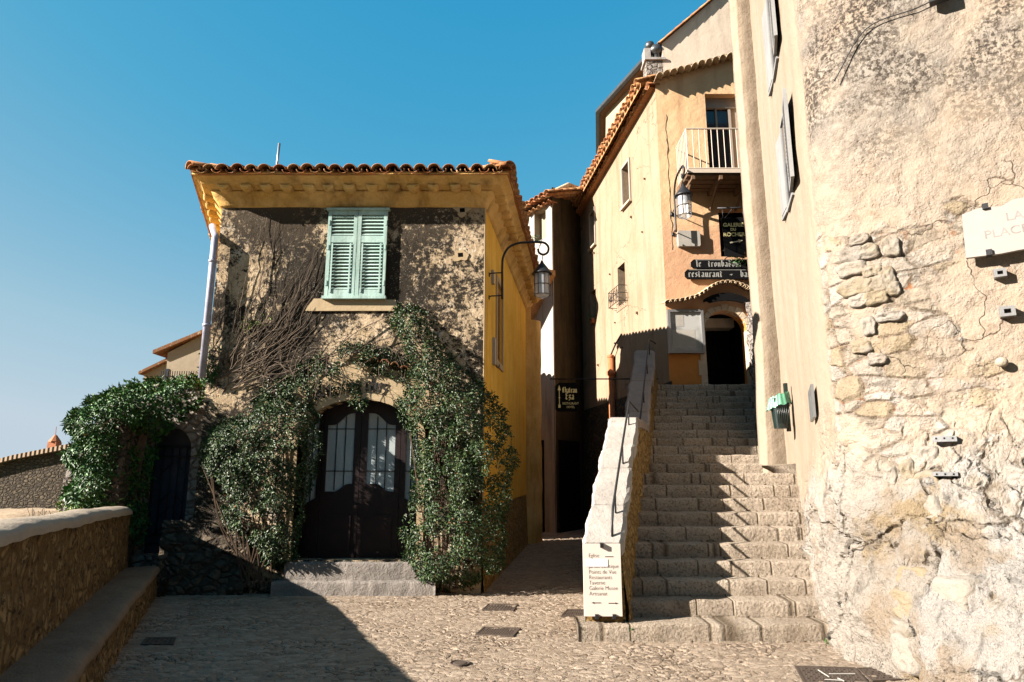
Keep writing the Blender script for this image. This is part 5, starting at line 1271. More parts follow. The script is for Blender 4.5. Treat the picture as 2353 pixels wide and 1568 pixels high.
n_ = 14; topc = [(b_[0] - (b_[0] - a_[0]) * i / n_, a_[1] - .05 + .17 * math.sin(math.pi * i / n_) ** .8 + .04) for i in range(n_ + 1)]; botc = [(a_[0] + (b_[0] - a_[0]) * i / n_, a_[1] - .06 + .10 * math.sin(math.pi * i / n_) - (.06 if 1 < i < n_ - 1 else 0)) for i in range(n_ + 1)]
mb = MB(); mb.prism(botc + topc, [], bf.w, .14, .18); mb.build('board', M['board'], ov_)
# hanging gallery sign
gs = thing('hanging_sign', at(1686, 545, 13.65), 'black hanging sign with gold capitals GALERIE DU ROCHER and an arrow', 'sign')
sf = Fr((4.0, 13.62), (6.0, 13.55)); su_ = lambda px, py: sf.uz(px, py)
a_ = [su_(1657, 501), su_(1716, 499), su_(1721, 560), su_(1706, 590), su_(1666, 588), su_(1664, 555)]
mb = MB(); mb.prism(a_, [], sf.w, -.03, 0); mb.build('panel', M['board'], gs)
for tx, px, py, sz in (('GALERIE', 1685, 521, .118), ('DU', 1685, 530.5, .085), ('ROCHER', 1687, 543, .118)):
    u_, z_ = su_(px, py); text(tx, sz, sf, u_, z_, .003, M['gold'], gs, align='CENTER', depth=.002, bold=.003)
u_, z_ = su_(1690, 556); mb = MB(); mb.prism([(u_ - .12, z_ - .035), (u_ + .08, z_ + .0), (u_ + .07, z_ - .03), (u_ + .16, z_ + .03), (u_ + .06, z_ + .055), (u_ + .07, z_ + .025), (u_ - .12, z_ - .005)], [], sf.w, 0, .006); mb.build('arrow', M['cream_l'], gs)
mb = MB(); r0, r1 = at(1650, 503, 13.62), at(1760, 503, 13.56); r0.z = r1.z = at(1686, 478, 13.6).z
mb.tube([r0, r1], .02, 6)
for px in (1661, 1708): q1 = at(px, 501, 13.6); mb.tube([Vector((q1.x, q1.y, r0.z)), q1], .008, 5)
mb.tube([Vector((r0.x + .35, 13.6, r0.z)), Vector((r0.x + .35, 14.2, r0.z))], .015, 6)
mb.build('hanger', M['iron'], gs, smooth=True)
# window box with bracket and leaves
fb = thing('flower_box', at(1700, 585, 13.95), 'dark iron flower box with trailing green leaves behind the hanging sign', 'flower box')
mb = MB(); c = at(1712, 580, 13.95); mb.box(c, (.36, 0, 0), (0, .14, 0), (0, 0, .07)); mb.build('trough', M['timber'], fb)
mb = MB(); 
for z_ in (-.12, .1): mb.tube([c + Vector((-.42, .2, z_)), c + Vector((-.42, -.2, z_)), c + Vector((.6, -.2, z_))], .01, 5)
for k in range(5): mb.tube([c + Vector((-.42 + k * .22, -.2, -.12)), c + Vector((-.42 + k * .22, -.2, .1))], .008, 5)
mb.build('bracket', M['iron'], fb)
P_ = px_poly([(1690, 600), (1695, 570), (1715, 555), (1745, 545), (1760, 560), (1760, 600), (1740, 612), (1715, 605)], 13.7)
mb = foliage(P_, 420, 13.8, .3, .07, random.Random(6)); mb.build('plant', M['ivy'], fb)
# houses above and behind
gh = thing('gable_house', (6, 17, 0), 'tall grey-beige gable house rising above the balcony house', 'house')
gf = Fr((3.0, 15.0), (12, 15.0)); q = lambda px, py: gf.uz(px, py)
a_, b_ = q(1521, 100), q(1640, 0); sl2 = (b_[1] - a_[1]) / (b_[0] - a_[0])
mb = MB(); mb.prism([(a_[0], 5), (9, 5), (9, a_[1] + sl2 * (5.5 - a_[0])), (5.5, a_[1] + sl2 * (5.5 - a_[0])), (a_[0], a_[1])], [], gf.w, -5, 0); mb.build('wall', M['grey_pl'], gh)
mb = MB(); rd = (gf.u + Vector((0, 0, sl2))).normalized(); s0 = gf.w(a_[0], a_[1], 0) - rd * .1
for k in range(22): half_tile(mb, s0 + rd * (k * .30) + Vector((0, -.02, .01)), Vector((0, 1, 0)), rd, rd.cross(Vector((0, 1, 0))) * -1 if rd.cross(Vector((0, 1, 0))).z < 0 else rd.cross(Vector((0, 1, 0))), .09, .075, .36)
mb.add([gf.w(a_[0] - .1, a_[1] - .02, .04), gf.w(5.5, a_[1] + sl2 * (5.5 - a_[0]) + .04, .04), gf.w(5.5, a_[1] + sl2 * (5.5 - a_[0]) + .04, -5), gf.w(a_[0] - .1, a_[1] - .02, -5)], [(0, 1, 2, 3)])
mb.build('roof_tiles', M['tile'], gh, smooth=True)
mb = MB(); c = bf.w(*bu(1625, 132), .03); 
th = thing('gutter_house', (4.5, 20, 0), 'tall cream house with a dark zinc gutter standing behind the tiled eaves', 'house')
c1, c0, c2 = at(1474, 150, 18.0), at(1392, 262, 20.2), at(1390, 345, 23.0)
Z_ = c0.z + .02; g1 = Fr((c0.x, c0.y), (c1.x, c1.y)); g2 = Fr((c2.x, c2.y), (c0.x, c0.y))
g1L = g1.L + 0.9
mb = MB(); mb.prism([(0, 6), (g1L, 6), (g1L, Z_), (0, Z_)], [], g1.w, -.3, 0); mb.build('front_wall', M['pale'], th)
mb = MB(); mb.prism([(0, 6), (g2.L, 6), (g2.L, Z_), (0, Z_)], [], g2.w, -.3, 0); mb.build('side_wall', M['pale'], th)
gp = [Vector((c2.x, c2.y, 0)), Vector((c0.x, c0.y, 0)), Vector((g1.w(g1L, 0).x, g1.w(g1L, 0).y, 0))]
mb = MB(); sweep(mb, [(0, Z_ - .02), (.20, Z_ + .03), (.22, Z_ + .10), (-1.5, Z_ + .6)], [(p.x, p.y) for p in gp], .5); mb.build('roof', M['timber'], th)
mb = MB(); sweep(mb, [(.18, Z_ + .0), (.26, Z_ - .05), (.34, Z_ + .0), (.34, Z_ + .10), (.30, Z_ + .10), (.23, Z_ + .04), (.18, Z_ + .08)], [(p.x, p.y) for p in gp], .5); mb.build('gutter', M['gutter'], th)
ch = thing('chimney', at(1500, 188, 15.2), 'squat plastered chimney with a slab and round metal cowl above the tiled eaves', 'chimney')
qc = at(1503, 190, 15.2); qt = at(1503, 150, 15.2)
mb = MB(); hz = (qt.z - qc.z) / 2; mb.box((qc.x, 15.2, qc.z + hz * .8 - .1), (.22, 0, 0), (0, .2, 0), (0, 0, hz * 1.1 + .2)); mb.rough(.01, 4); mb.build('stack', M['rubble_white'], ch)
mb = MB(); mb.box((qc.x + .0, 15.2, qt.z + .03), (.27, 0, 0), (0, .25, 0), (0, 0, .03)); mb.box((qc.x - .17, 15.2, qt.z + .22), (.08, 0, 0), (0, .15, 0), (0, 0, .17)); mb.build('slab', M['white_pl'], ch)
mb = MB(); mb.lathe((qc.x + .08, 15.15, qt.z + .06), [(.09, 0), (.09, .2), (.17, .22), (.20, .30), (.17, .40), (.10, .45), (.001, .47)], 16); mb.lathe((qc.x - .08, 15.15, qt.z + .42), [(.001, -.02), (.11, .02), (.13, .1), (.10, .18), (.001, .22)], 14); mb.build('cowl', M['gutter'], ch, smooth=True)
ch2 = thing('chimney', at(1388, 350, 19.5), 'small white roof vent with terracotta slab low on the far tiled roof', 'chimney')
q1 = at(1388, 352, 19.5); mb = MB(); mb.box(q1 + Vector((.05, 0, -.25)), (.18, 0, 0), (0, .2, 0), (0, 0, .35)); mb.build('stack', M['white_pl'], ch2)
mb = MB(); mb.box(q1 + Vector((.05, 0, .16)), (.24, 0, .06), (0, .25, 0), (0, 0, .03)); mb.build('slab', M['terra'], ch2)
# ================================================================== WHITE HOUSE AT THE END OF THE ALLEY
wh = thing('white_house', (1.3, 20, 0), 'white plastered house corner with tiled eaves at the end of the alley', 'house')
K = (1.24, 19.0); Lw = Fr((-1.9, 23.2), K); Rw = Fr(K, (2.45, 21.1))
zk = Lw.uz(1275, 462)[1]; zl = 9.6
wu = lambda px, py, d=0: Lw.uz(px, py, d)
a_, b_ = wu(1228, 558), wu(1254, 478); uw0, uw1 = sorted((a_[0], b_[0])); 
hole = [(uw0, a_[1]), (uw1, a_[1]), (uw1, b_[1]), (uw0, b_[1])]
mb = MB(); mb.prism([(0, -.2), (Lw.L, -.2), (Lw.L, zk), (0, zk - .1)], [hole], Lw.w, -.02, 0); mb.build('left_wall', M['white_pl'], wh)
mb = MB(); mb.fbox(Lw, uw0, uw1, a_[1], b_[1], -.3, -.25); mb.fbox(Lw, uw0 - .02, uw0, a_[1], b_[1], -.25, -.021); mb.fbox(Lw, uw1, uw1 + .02, a_[1], b_[1], -.25, -.021); mb.fbox(Lw, uw0, uw1, b_[1], b_[1] + .02, -.25, -.021); mb.build('window', M['pale'], wh)
mb = MB(); arch2 = [(.35, 0.0), (1.9, 0.0), (1.9, 2.3)] + arc(1.1, 2.3, .8, .7, 0, 180, 10)[1:-1] + [(.35, 2.3)]
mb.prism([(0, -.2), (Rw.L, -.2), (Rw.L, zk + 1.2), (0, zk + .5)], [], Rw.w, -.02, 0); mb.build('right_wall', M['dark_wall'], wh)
mb = MB(); mb.fbox(Rw, .2, 1.6, 0, 2.6, .004, .03); mb.fbox(Lw, 2.4, Lw.L - .5, 0, 2.6, .004, .03); mb.build('alley_shade_sheets', M['black'], wh)  # black sheets laid on the wall feet to paint in the alley's shade
mb = MB(); rnd = random.Random(33); nL = Lw.n
tile_field(mb, Lw.w(-.2, zk - .05, .42), Lw.w(Lw.L + .25, zk + .08, .42), (Vector((-nL.x, -nL.y, 0)) + Vector((0, 0, .33))).normalized(), .24, 5, .115, rnd=rnd)
tile_field(mb, Lw.w(-.2, zk - .25, .2), Lw.w(Lw.L + .05, zk - .1, .2), (Vector((-nL.x, -nL.y, 0)) + Vector((0, 0, .03))).normalized(), .24, 1, .11, ln=.3, rnd=rnd, pan=False)
mb.build('roof_tiles', M['tile_far'], wh, smooth=True)
mb = MB(); e_ = Lw.w(Lw.L + .1, zk + .12, .3); mb.tube([e_, Rw.w(1.0, zk + .95, .1), Rw.w(2.5, zk + 1.3, .1)], .08, 8)
mb.build('verge_tiles', M['plaster_tile'], wh, smooth=True)
mb = MB(); a1, a2, a3 = wu(1275, 622, .02), wu(1275, 640, .02), wu(1208, 760, .02)
vv = [Lw.w(*a1, 0), Lw.w(*a1, .9), Lw.w(a3[0], a3[1], .9), Lw.w(a3[0], a3[1], 0)]
vv2 = [p - Vector((0, 0, .16)) for p in vv]; mb.add(vv + vv2, [(0, 1, 2, 3), (4, 7, 6, 5), (0, 4, 5, 1), (1, 5, 6, 2), (2, 6, 7, 3)])
mb.build('lean_to_roof', M['tile'], wh)
# white house flower trough
mb = foliage([(-.25, -.06), (.25, -.06), (.25, .1), (-.25, .1)], 120, 0, .12, .06, random.Random(9)); c = Lw.w((uw0 + uw1) / 2, a_[1] + .02, .05); mb.v = [p + c for p in mb.v]; tag(mb.build('window_plant', M['leaf'], None), 'small flowering plant on the sill of the white house window', 'plant')
rh = thing('rear_house', (-4, 18.5, 0), 'low tiled house standing behind the stained corner house along the alley', 'house')
mb = MB(); mb.box((-3.5, 18.8, 2.55), (2.5, 0, 0), (0, 2.1, 0), (0, 0, 2.6)); mb.build('wall', M['yellow'], rh)
mb = MB(); mb.add([(-.6, 16.4, 5.2), (-.6, 21.1, 5.2), (-3.5, 21.1, 5.9), (-3.5, 16.4, 5.9), (-6.4, 21.1, 5.2), (-6.4, 16.4, 5.2)], [(0, 1, 2, 3), (3, 2, 4, 5)]); mb.build('roof', M['tile'], rh)
mb = MB(); tile_field(mb, Vector((-.55, 16.5, 5.22)), Vector((-.55, 21, 5.22)), Vector((-1, 0, .25)).normalized(), .23, 2, .1, rnd=random.Random(5)); mb.build('roof_tiles', M['tile'], rh, smooth=True)
# Chateau sign
cs = thing('restaurant_sign', at(1305, 913, 13.2), 'black restaurant sign with gold blackletter and a spear emblem over the dark alley', 'sign')
cf = Fr((.9, 13.2), (2.4, 13.2)); ca = lambda px, py: cf.uz(px, py)
a_, b_ = ca(1276, 946), ca(1332, 880)
o_ = [(a_[0] + .05, a_[1]), (b_[0] - .05, a_[1]), (b_[0], a_[1] + .05), (b_[0], b_[1] - .07), (b_[0] - .08, b_[1]), (a_[0] + .08, b_[1]), (a_[0], b_[1] - .07), (a_[0], a_[1] + .05)]
mb = MB(); mb.prism(o_, [], cf.w, -.03, 0); mb.build('panel', M['board'], cs)
W_, H_ = b_[0] - a_[0], b_[1] - a_[1]
gothic('Chateau', .072, lambda x, y, d: cf.w(a_[0] + W_ * .30 + x * .92, a_[1] + H_ * .66 + y, .002 + d), M['gold'], cs, nib=.26, sp=.08)
gothic('Eza', .09, lambda x, y, d: cf.w(a_[0] + W_ * .42 + x, a_[1] + H_ * .42 + y, .002 + d), M['gold'], cs, nib=.26, sp=.1)
text('RESTAURANT', .068, cf, a_[0] + W_ * .62, a_[1] + H_ * .24, .002, M['gold'], cs, align='CENTER', depth=.001, xs=.78)
text('HOTEL', .062, cf, a_[0] + W_ * .62, a_[1] + H_ * .12, .002, M['gold'], cs, align='CENTER', depth=.001, xs=.85)
mb = MB(); u_ = a_[0] + W_ * .17; mb.fbox(cf, u_ - .007, u_ + .007, a_[1] + H_ * .2, a_[1] + H_ * .75, .001, .004); mb.prism([(u_ - .03, a_[1] + H_ * .74), (u_ + .03, a_[1] + H_ * .74), (u_, a_[1] + H_ * .92)], [], cf.w, .001, .004); mb.fbox(cf, u_ - .022, u_ + .022, a_[1] + H_ * .13, a_[1] + H_ * .24, .001, .004); mb.fbox(cf, u_ - .016, u_ + .016, a_[1] + H_ * .46, a_[1] + H_ * .49, .001, .005); mb.build('spear_emblem', M['gold'], cs)
mb = MB(); tz = b_[1] + .08; s0_ = Vector((cf.w(a_[0], 0).x + .1, 13.2, tz)); mb.tube([cf.w(a_[0] - .1, tz, -.015), cf.w(b_[0] + 1.6, tz, -.015)], .014, 6)
for f in (.2, .8): mb.tube([cf.w(a_[0] + W_ * f, b_[1] - .01, -.015), cf.w(a_[0] + W_ * f, tz, -.015)], .008, 5)
mb.build('bracket', M['iron'], cs, smooth=True)
# rough stone wall on the right of the upper flight
rw = thing('stair_side_wall', (4.6, 12, 1.6), 'pale rough stone wall on the right of the upper stair flight', 'wall')
rf = Fr((5.22, 14.19), (4.19, 10.86))
def rwf(u, v):
    top = 4.45 + .9 * (1 - u) ** 1.0 - .9 * u * .5 + .12 * math.sin(u * 9); z = 1.5 + (top - 1.5) * v; q = rf.w(u * rf.L, z, .0); return q + rf.n * (.06 * nz(q, 3.5) + .03 * nz(q, 9))
mb = MB(); mb.grid(rwf, 70, 60); mb.grid(lambda u, v: rwf(u, 1) - rf.n * (.5 * v), 40, 3); mb.build('wall', M['rubble_white'], rw, smooth=True)
# ================================================================== LAMPS
def lamp(name, loc, ang, sc, label):
    t = thing(name, loc, label, 'street lamp', 'wrought-iron wall lanterns'); t.rotation_euler = (0, 0, ang); t.scale = (sc,) * 3
    return t
L1 = side.w(side.uz(1122, 668)[0] + .03, 4.38, .0)
lt = thing('wall_lantern', (0, 0, 0), 'black wrought-iron lantern on a curved arm at the corner of the yellow side wall', 'street lamp', 'wrought-iron wall lanterns')
mb = MB()
armp = [(.22, 0, 0), (.22, 0, .3), (.22, 0, .58), (.24, 0, .72), (.32, 0, .86), (.46, 0, .93), (.62, 0, .945), (.78, 0, .945), (.90, 0, .93), (.965, 0, .86), (.955, 0, .77), (.885, 0, .73), (.815, 0, .765), (.80, 0, .83)]
mb.tube(curve(armp, 6), .019, 10); mb.build('arm', M['iron'], lt, smooth=True)
for z_ in (.06, .44):
    mb = MB(); mb.tube([(.22, 0, z_), (.04, 0, z_ - .005), (0, .0, z_ - .03)], .011, 8); mb.box((.008, 0, z_ - .03), (.01, 0, 0), (0, .03, 0), (0, 0, .03)); mb.build('bracket', M['iron'], lt, smooth=True)
lx = .86
mb = MB(); mb.tube([(lx + .02, 0, .735), (lx, 0, .62)], .008, 6); mb.lathe((lx, 0, 0), [(.001, .64), (.02, .62), (.03, .59), (.15, .43), (.165, .405), (.16, .40), (.001, .42)], 24); mb.build('lantern_roof', M['iron'], lt, smooth=True)
mb = MB(); mb.lathe((lx, 0, 0), [(.118, .06), (.122, .40)], 24); mb.lathe((lx, 0, 0), [(.001, .0), (.06, .01), (.10, .035), (.118, .06)], 24); mb.build('glass', M['lglass'], lt, smooth=True)
mb = MB()
for k in range(8):
    a_ = k * math.pi / 4 + .3; mb.tube([(lx + .126 * math.cos(a_), .126 * math.sin(a_), .05), (lx + .126 * math.cos(a_), .126 * math.sin(a_), .41)], .005, 5)
for z_ in (.055, .22, .40): mb.tube([(lx + .128 * math.cos(a_), .128 * math.sin(a_), z_) for a_ in [i * math.pi / 10 for i in range(21)]], .006, 5)
mb.build('cage', M['iron'], lt)
mb = MB(); mb.lathe((lx, 0, .22), [(.001, .12), (.03, .10), (.034, 0), (.02, -.08), (.001, -.1)], 12); mb.tube([(lx, 0, .3), (lx, 0, .41)], .02, 8); mb.build('bulb', M['frame_w'], lt, smooth=True)
l2 = lt.copy(); S.collection.objects.link(l2)
for chd in list(lt.children):
    c = chd.copy(); S.collection.objects.link(c); c.parent = l2
lt.location = L1; lt.rotation_euler = (0, 0, math.atan2(side.n.y, side.n.x) + .05)
p2_ = bu(1545, 543); l2.location = bf.w(p2_[0] + .02, p2_[1], 0); l2.rotation_euler = (0, 0, rad(-90)); l2.scale = (1.2, 1.2, 1.28)
l2['label'] = 'black wrought-iron lantern on a curved arm below the balcony'
sq = thing('sky_blocker_house', (2, -9, 0), 'plain unseen three-storey house added behind the viewer to block sky light', 'house')  # added out of view to keep sky light off the shaded faces
sqf = Fr((19, -9), (-17, -9)); hs_ = [[(2 + i * 3.4, 1 + k * 3.1), (3 + i * 3.4, 1 + k * 3.1), (3 + i * 3.4, 2.7 + k * 3.1), (2 + i * 3.4, 2.7 + k * 3.1)] for i in range(10) for k in range(3)]
mb = MB(); mb.prism([(0, -1), (36, -1), (36, 10.5), (0, 10.5)], hs_, sqf.w, -.4, 0); mb.build('wall', M['gpl2'] if 'gpl2' in M else M['grey_pl'], sq)
mb = MB(); mb.fbox(sqf, 0, 36, -1, 10.4, -7, -.42); mb.build('rooms', M['dglass'], sq)
mb = MB(); mb.add([sqf.w(-.4, 10.4, .5), sqf.w(36.4, 10.4, .5), sqf.w(36.4, 12.4, -4), sqf.w(-.4, 12.4, -4)], [(0, 1, 2, 3)]); mb.build('roof', M['tile'], sq)
# ================================================================== PLANTS
rnd = random.Random(17)
YF = 9.67
SK = px_poly([(830, 920), (828, 866), (880, 862), (925, 880), (935, 915), (900, 905), (860, 900)], YF - .1)
Pl = px_poly([(447, 1040), (478, 985), (545, 955), (575, 925), (640, 905), (690, 925), (715, 960), (722, 1020), (700, 1100), (682, 1170), (668, 1240), (655, 1300), (610, 1300), (560, 1255), (505, 1205), (492, 1120), (455, 1085)], YF - .25)
pll = thing('climbing_bush', (-3.9, 9.5, 0), 'glossy climbing bush covering the wall left of the arched door', 'climbing plant', 'glossy climbing bushes')
foliage(Pl, 17000, YF, .42, .047, rnd, gap=-.22).build('leaves', M['leaf'], pll)
mb = MB()
for i in range(14):
    x0 = rnd.uniform(-3.75, -3.3); p0 = Vector((x0, YF - .12, .1)); x1 = rnd.uniform(-4.4, -3.2); mb.tube(curve([p0, Vector(((x0 + x1) / 2 + rnd.uniform(-.2, .2), YF - .22, .9)), Vector((x1, YF - .2, rnd.uniform(1.6, 2.4)))], 5), .010, 5)
mb.build('stems', M['stem_dark'], pll)
Pr = px_poly([(905, 700), (935, 692), (962, 712), (985, 760), (1010, 810), (1050, 835), (1085, 868), (1122, 905), (1150, 950), (1165, 1005), (1182, 1050), (1160, 1120), (1150, 1200), (1148, 1290), (1100, 1335), (1030, 1345), (965, 1355), (932, 1290), (922, 1215), (948, 1150), (955, 1080), (948, 1000), (920, 940), (912, 885), (935, 825), (920, 770), (890, 730)], YF - .25)
plr = thing('climbing_bush', (-1.0, 9.5, 0), 'taller glossy climbing bush right of the arched door reaching to the shutters', 'climbing plant', 'glossy climbing bushes')
foliage(Pr, 25000, YF, .42, .047, rnd, gap=-.30, skip=SK).build('leaves', M['leaf'], plr)
mb = MB()
for i in range(16):
    x0 = rnd.uniform(-1.2, -.7); x1 = rnd.uniform(-1.5, -.6); mb.tube(curve([Vector((x0, YF - .12, .1)), Vector(((x0 + x1) / 2 + rnd.uniform(-.2, .2), YF - .2, 1.0)), Vector((x1, YF - .12, rnd.uniform(2, 3.2)))], 5), .010, 5)
mb.build('stems', M['stem_dark'], plr)
ga = thing('arch_creeper', (-2.4, 9.6, 2.9), 'sparse twiggy creeper hanging over the arch above the door', 'climbing plant')
Pa = px_poly([(580, 925), (600, 890), (660, 868), (720, 822), (790, 790), (850, 795), (895, 812), (925, 850), (925, 885), (890, 862), (850, 848), (815, 870), (832, 920), (822, 935), (800, 890), (745, 905), (700, 940), (650, 930), (600, 935)], YF - .12)
foliage(Pa, 4300, YF, .2, .046, rnd, gap=-.12, gsc=5, skip=SK).build('leaves', M['leaf'], ga)
mb = MB()
for i in range(70):
    px = rnd.uniform(600, 930); t = (px - 600) / 330; py = 905 - 110 * math.sin(math.pi * min(1, t * .62 + .12)) + rnd.uniform(-25, 20)
    p = at(px, py, YF - .1); pts = [p]; d = Vector((rnd.uniform(-1, 1), -.3, rnd.uniform(-.6, .8))).normalized()
    for k in range(7): d = (d + Vector((rnd.gauss(0, .3), rnd.gauss(0, .12), rnd.gauss(-.12, .25)))).normalized(); q = pts[-1] + d * .06; q.y = min(q.y, YF - .015); pts.append(q)
    mb.tube(pts, [.005 - .0005 * k for k in range(8)], 4)
for s_, e_ in (((560, 930), (900, 775)), ((620, 905), (860, 800)), ((700, 880), (905, 720)), ((830, 860), (905, 730))):
    mb.tube(curve([at(s_[0], s_[1], YF - .06), at((s_[0] + e_[0]) / 2, (s_[1] + e_[1]) / 2 - 25, YF - .08), at(e_[0], e_[1], YF - .05)], 8), .007, 5)
for i in range(12):
    px = rnd.uniform(690, 880); p = at(px, rnd.uniform(800, 860), YF - .22); pts = [p]
    for k in range(6): pts.append(pts[-1] + Vector((rnd.gauss(0, .012), rnd.gauss(0, .01), -.06)))
    mb.tube(pts, .003, 4)
mb.build('twigs', M['twig'], ga)
# bare vines
bv = thing('bare_vine', (-4.4, 9.65, 2.5), 'leafless grey vine stems fanning over the wall left of the shutters', 'vine')
mb = MB(); rnd = random.Random(42)
ends = [(520, 620), (528, 600), (545, 560), (560, 640), (588, 585), (600, 520), (612, 498), (620, 560), (640, 500), (648, 492), (655, 590), (668, 610), (690, 620), (700, 645), (722, 575), (735, 562), (738, 600), (742, 640), (738, 680), (742, 710), (735, 690), (720, 740), (700, 760), (680, 770), (730, 660), (710, 700), (690, 720), (660, 700), (640, 720), (745, 620), (550, 700), (570, 720), (600, 700), (620, 670), (650, 640), (515, 680), (512, 720), (540, 690), (665, 660), (705, 590), (590, 760), (625, 780), (655, 800), (700, 790), (735, 745), (760, 735), (690, 690), (575, 650)]
for i, (ex, ey) in enumerate(ends + ends[::3]):
    if i >= len(ends): ex, ey = ex + rnd.uniform(-25, 15), ey + rnd.uniform(5, 60)
    sx = rnd.uniform(478, 560); sy = rnd.uniform(800, 905)
    if ex < 560: sx = rnd.uniform(472, 510)
    n_ = 16; pts = []
    for k in range(n_ + 1):
        t = k / n_; bend = math.sin(math.pi * t) * rnd.uniform(.9, 1.1)
        x = sx + (ex - sx) * (t ** .92) + 34 * nz((t * 3.1, i * 1.37, 0), 1) * math.sin(math.pi * t) + 10 * nz((t * 9, i * 1.37, 3), 1) + (8 if ex > 600 else -4) * bend
        y = sy + (ey - sy) * t + 14 * bend + 26 * nz((t * 3.3, i * 1.37, 7), 1) * math.sin(math.pi * t)
        pts.append(at(x, y, YF - .018 - .03 * abs(nz((t * 2, i, 1), 1)) - .02 * math.sin(math.pi * t)))
    r0 = rnd.choice((.0025, .003, .004, .005, .008)); mb.tube(pts, [r0 * (1 - .6 * k / n_) for k in range(n_ + 1)], 5)
    if rnd.random() < .8:
        k0 = rnd.randint(5, 12); d = (pts[k0] - pts[k0 - 1]).normalized(); br = [pts[k0]]; sg = rnd.choice((-1, 1))
        for k in range(6): d = (d + Vector((sg * .12 + rnd.gauss(0, .08), 0, .05 + rnd.gauss(0, .08)))).normalized(); br.append(br[-1] + d * .075)
        mb.tube(br, [.005 - .0006 * k for k in range(7)], 4)
mb.build('stems', M['twig'], bv, smooth=True)
Pv = px_poly([(468, 830), (475, 800), (492, 800), (500, 830), (490, 860), (470, 870)], YF - .05)
foliage(Pv, 260, YF, .14, .06, rnd).build('leaves', M['ivy'], bv)
foliage(px_poly([(565, 745), (590, 725), (612, 715), (605, 732), (580, 752), (568, 765)], YF - .03), 70, YF, .06, .05, rnd).build('young_leaves', M['lime'], bv)
# ivy on the gate wall
iv = thing('ivy', (-6.0, 9.9, 0), 'thick dark ivy draped over the gate wall beside the parapet', 'ivy')
Pg = px_poly([(160, 1010), (150, 960), (175, 925), (240, 905), (262, 885), (330, 878), (400, 872), (460, 862), (468, 880), (450, 905), (420, 925), (395, 950), (370, 975), (335, 1000), (318, 1060), (310, 1180), (300, 1240), (255, 1200), (200, 1195), (150, 1175), (140, 1130), (165, 1090), (150, 1040)], 9.7)
foliage(Pg, 13000, 10.0, .75, .075, rnd, gap=-.4, inner=.5).build('leaves', M['ivy'], iv)
mb = MB()
for i in range(18):
    x0 = rnd.uniform(-6.2, -5.8); x1 = rnd.uniform(-6.3, -5.3); mb.tube(curve([Vector((x0, 9.9, .3)), Vector(((x0 + x1) / 2, 9.7, 1.3)), Vector((x1, 9.75, rnd.uniform(2, 2.8)))], 5), .014, 5)
mb.build('stems', M['stem_dark'], iv)
mb = MB()
mb.grid(lambda u, v: Vector((-6.4 + .85 * u + .15 * v, 9.8 - .1 * math.sin(math.pi * u), .3 + 1.9 * v)), 6, 8); mb.build('inner_thicket', M['stem_dark'], iv)
lm = thing('lime_shrub', (-6.3, 9.3, .7), 'low lime-green shrub behind the parapet at the foot of the ivy', 'shrub')
foliage(px_poly([(115, 1185), (125, 1160), (160, 1155), (200, 1170), (250, 1155), (275, 1160), (275, 1180), (220, 1195), (150, 1205)], 9.3), 700, 9.5, .3, .06, rnd).build('leaves', M['lime'], lm)
mb = MB()
for i in range(14):
    p = at(rnd.uniform(70, 130), 1205, 9.0); pts = [p]
    d = Vector((rnd.gauss(0, .3), 0, 1))
    for k in range(5): d = (d + Vector((rnd.gauss(0, .3), 0, 0))).normalized(); pts.append(pts[-1] + d * rnd.uniform(.02, .06))
    mb.tube(pts, .003, 4)
tag(mb.build('dry_twigs', M['twig'], None), 'thin bare twigs sticking up behind the parapet', 'twigs')
def weed(px, py, z0, lab, n=40, s_=.06, Y=None):
    d = ray(px, py); p = EYE + d * ((z0 - EYE.z) / d.z) if Y is None else at(px, py, Y)
    mb = MB(); r_ = random.Random(int(px))
    for i in range(n): leaf(mb, p + Vector((r_.gauss(0, s_ * .5), r_.gauss(0, s_ * .5) - .02, r_.uniform(0, s_ * .5))), s_, s_ * .16, r_, Vector((0, -.5, .8)), -.4)
    tag(mb.build('weed', M['ivy'], None), lab, 'weed', 'small weeds in the joints')
weed(1903, 1482, .0, 'small green weed at the foot of the rock beside the lowest step', 26, .05)
weed(1888, 1102, 0, 'tiny green weed on the white rock above the steps', 24, .05, 7.4)
weed(2056, 1530, .0, 'green weed at the rock foot next to the iron cover', 26, .05)
weed(1450, 1447, .05, 'weed in the joint of the lowest step near the plaque', 12, .03, 7.0)
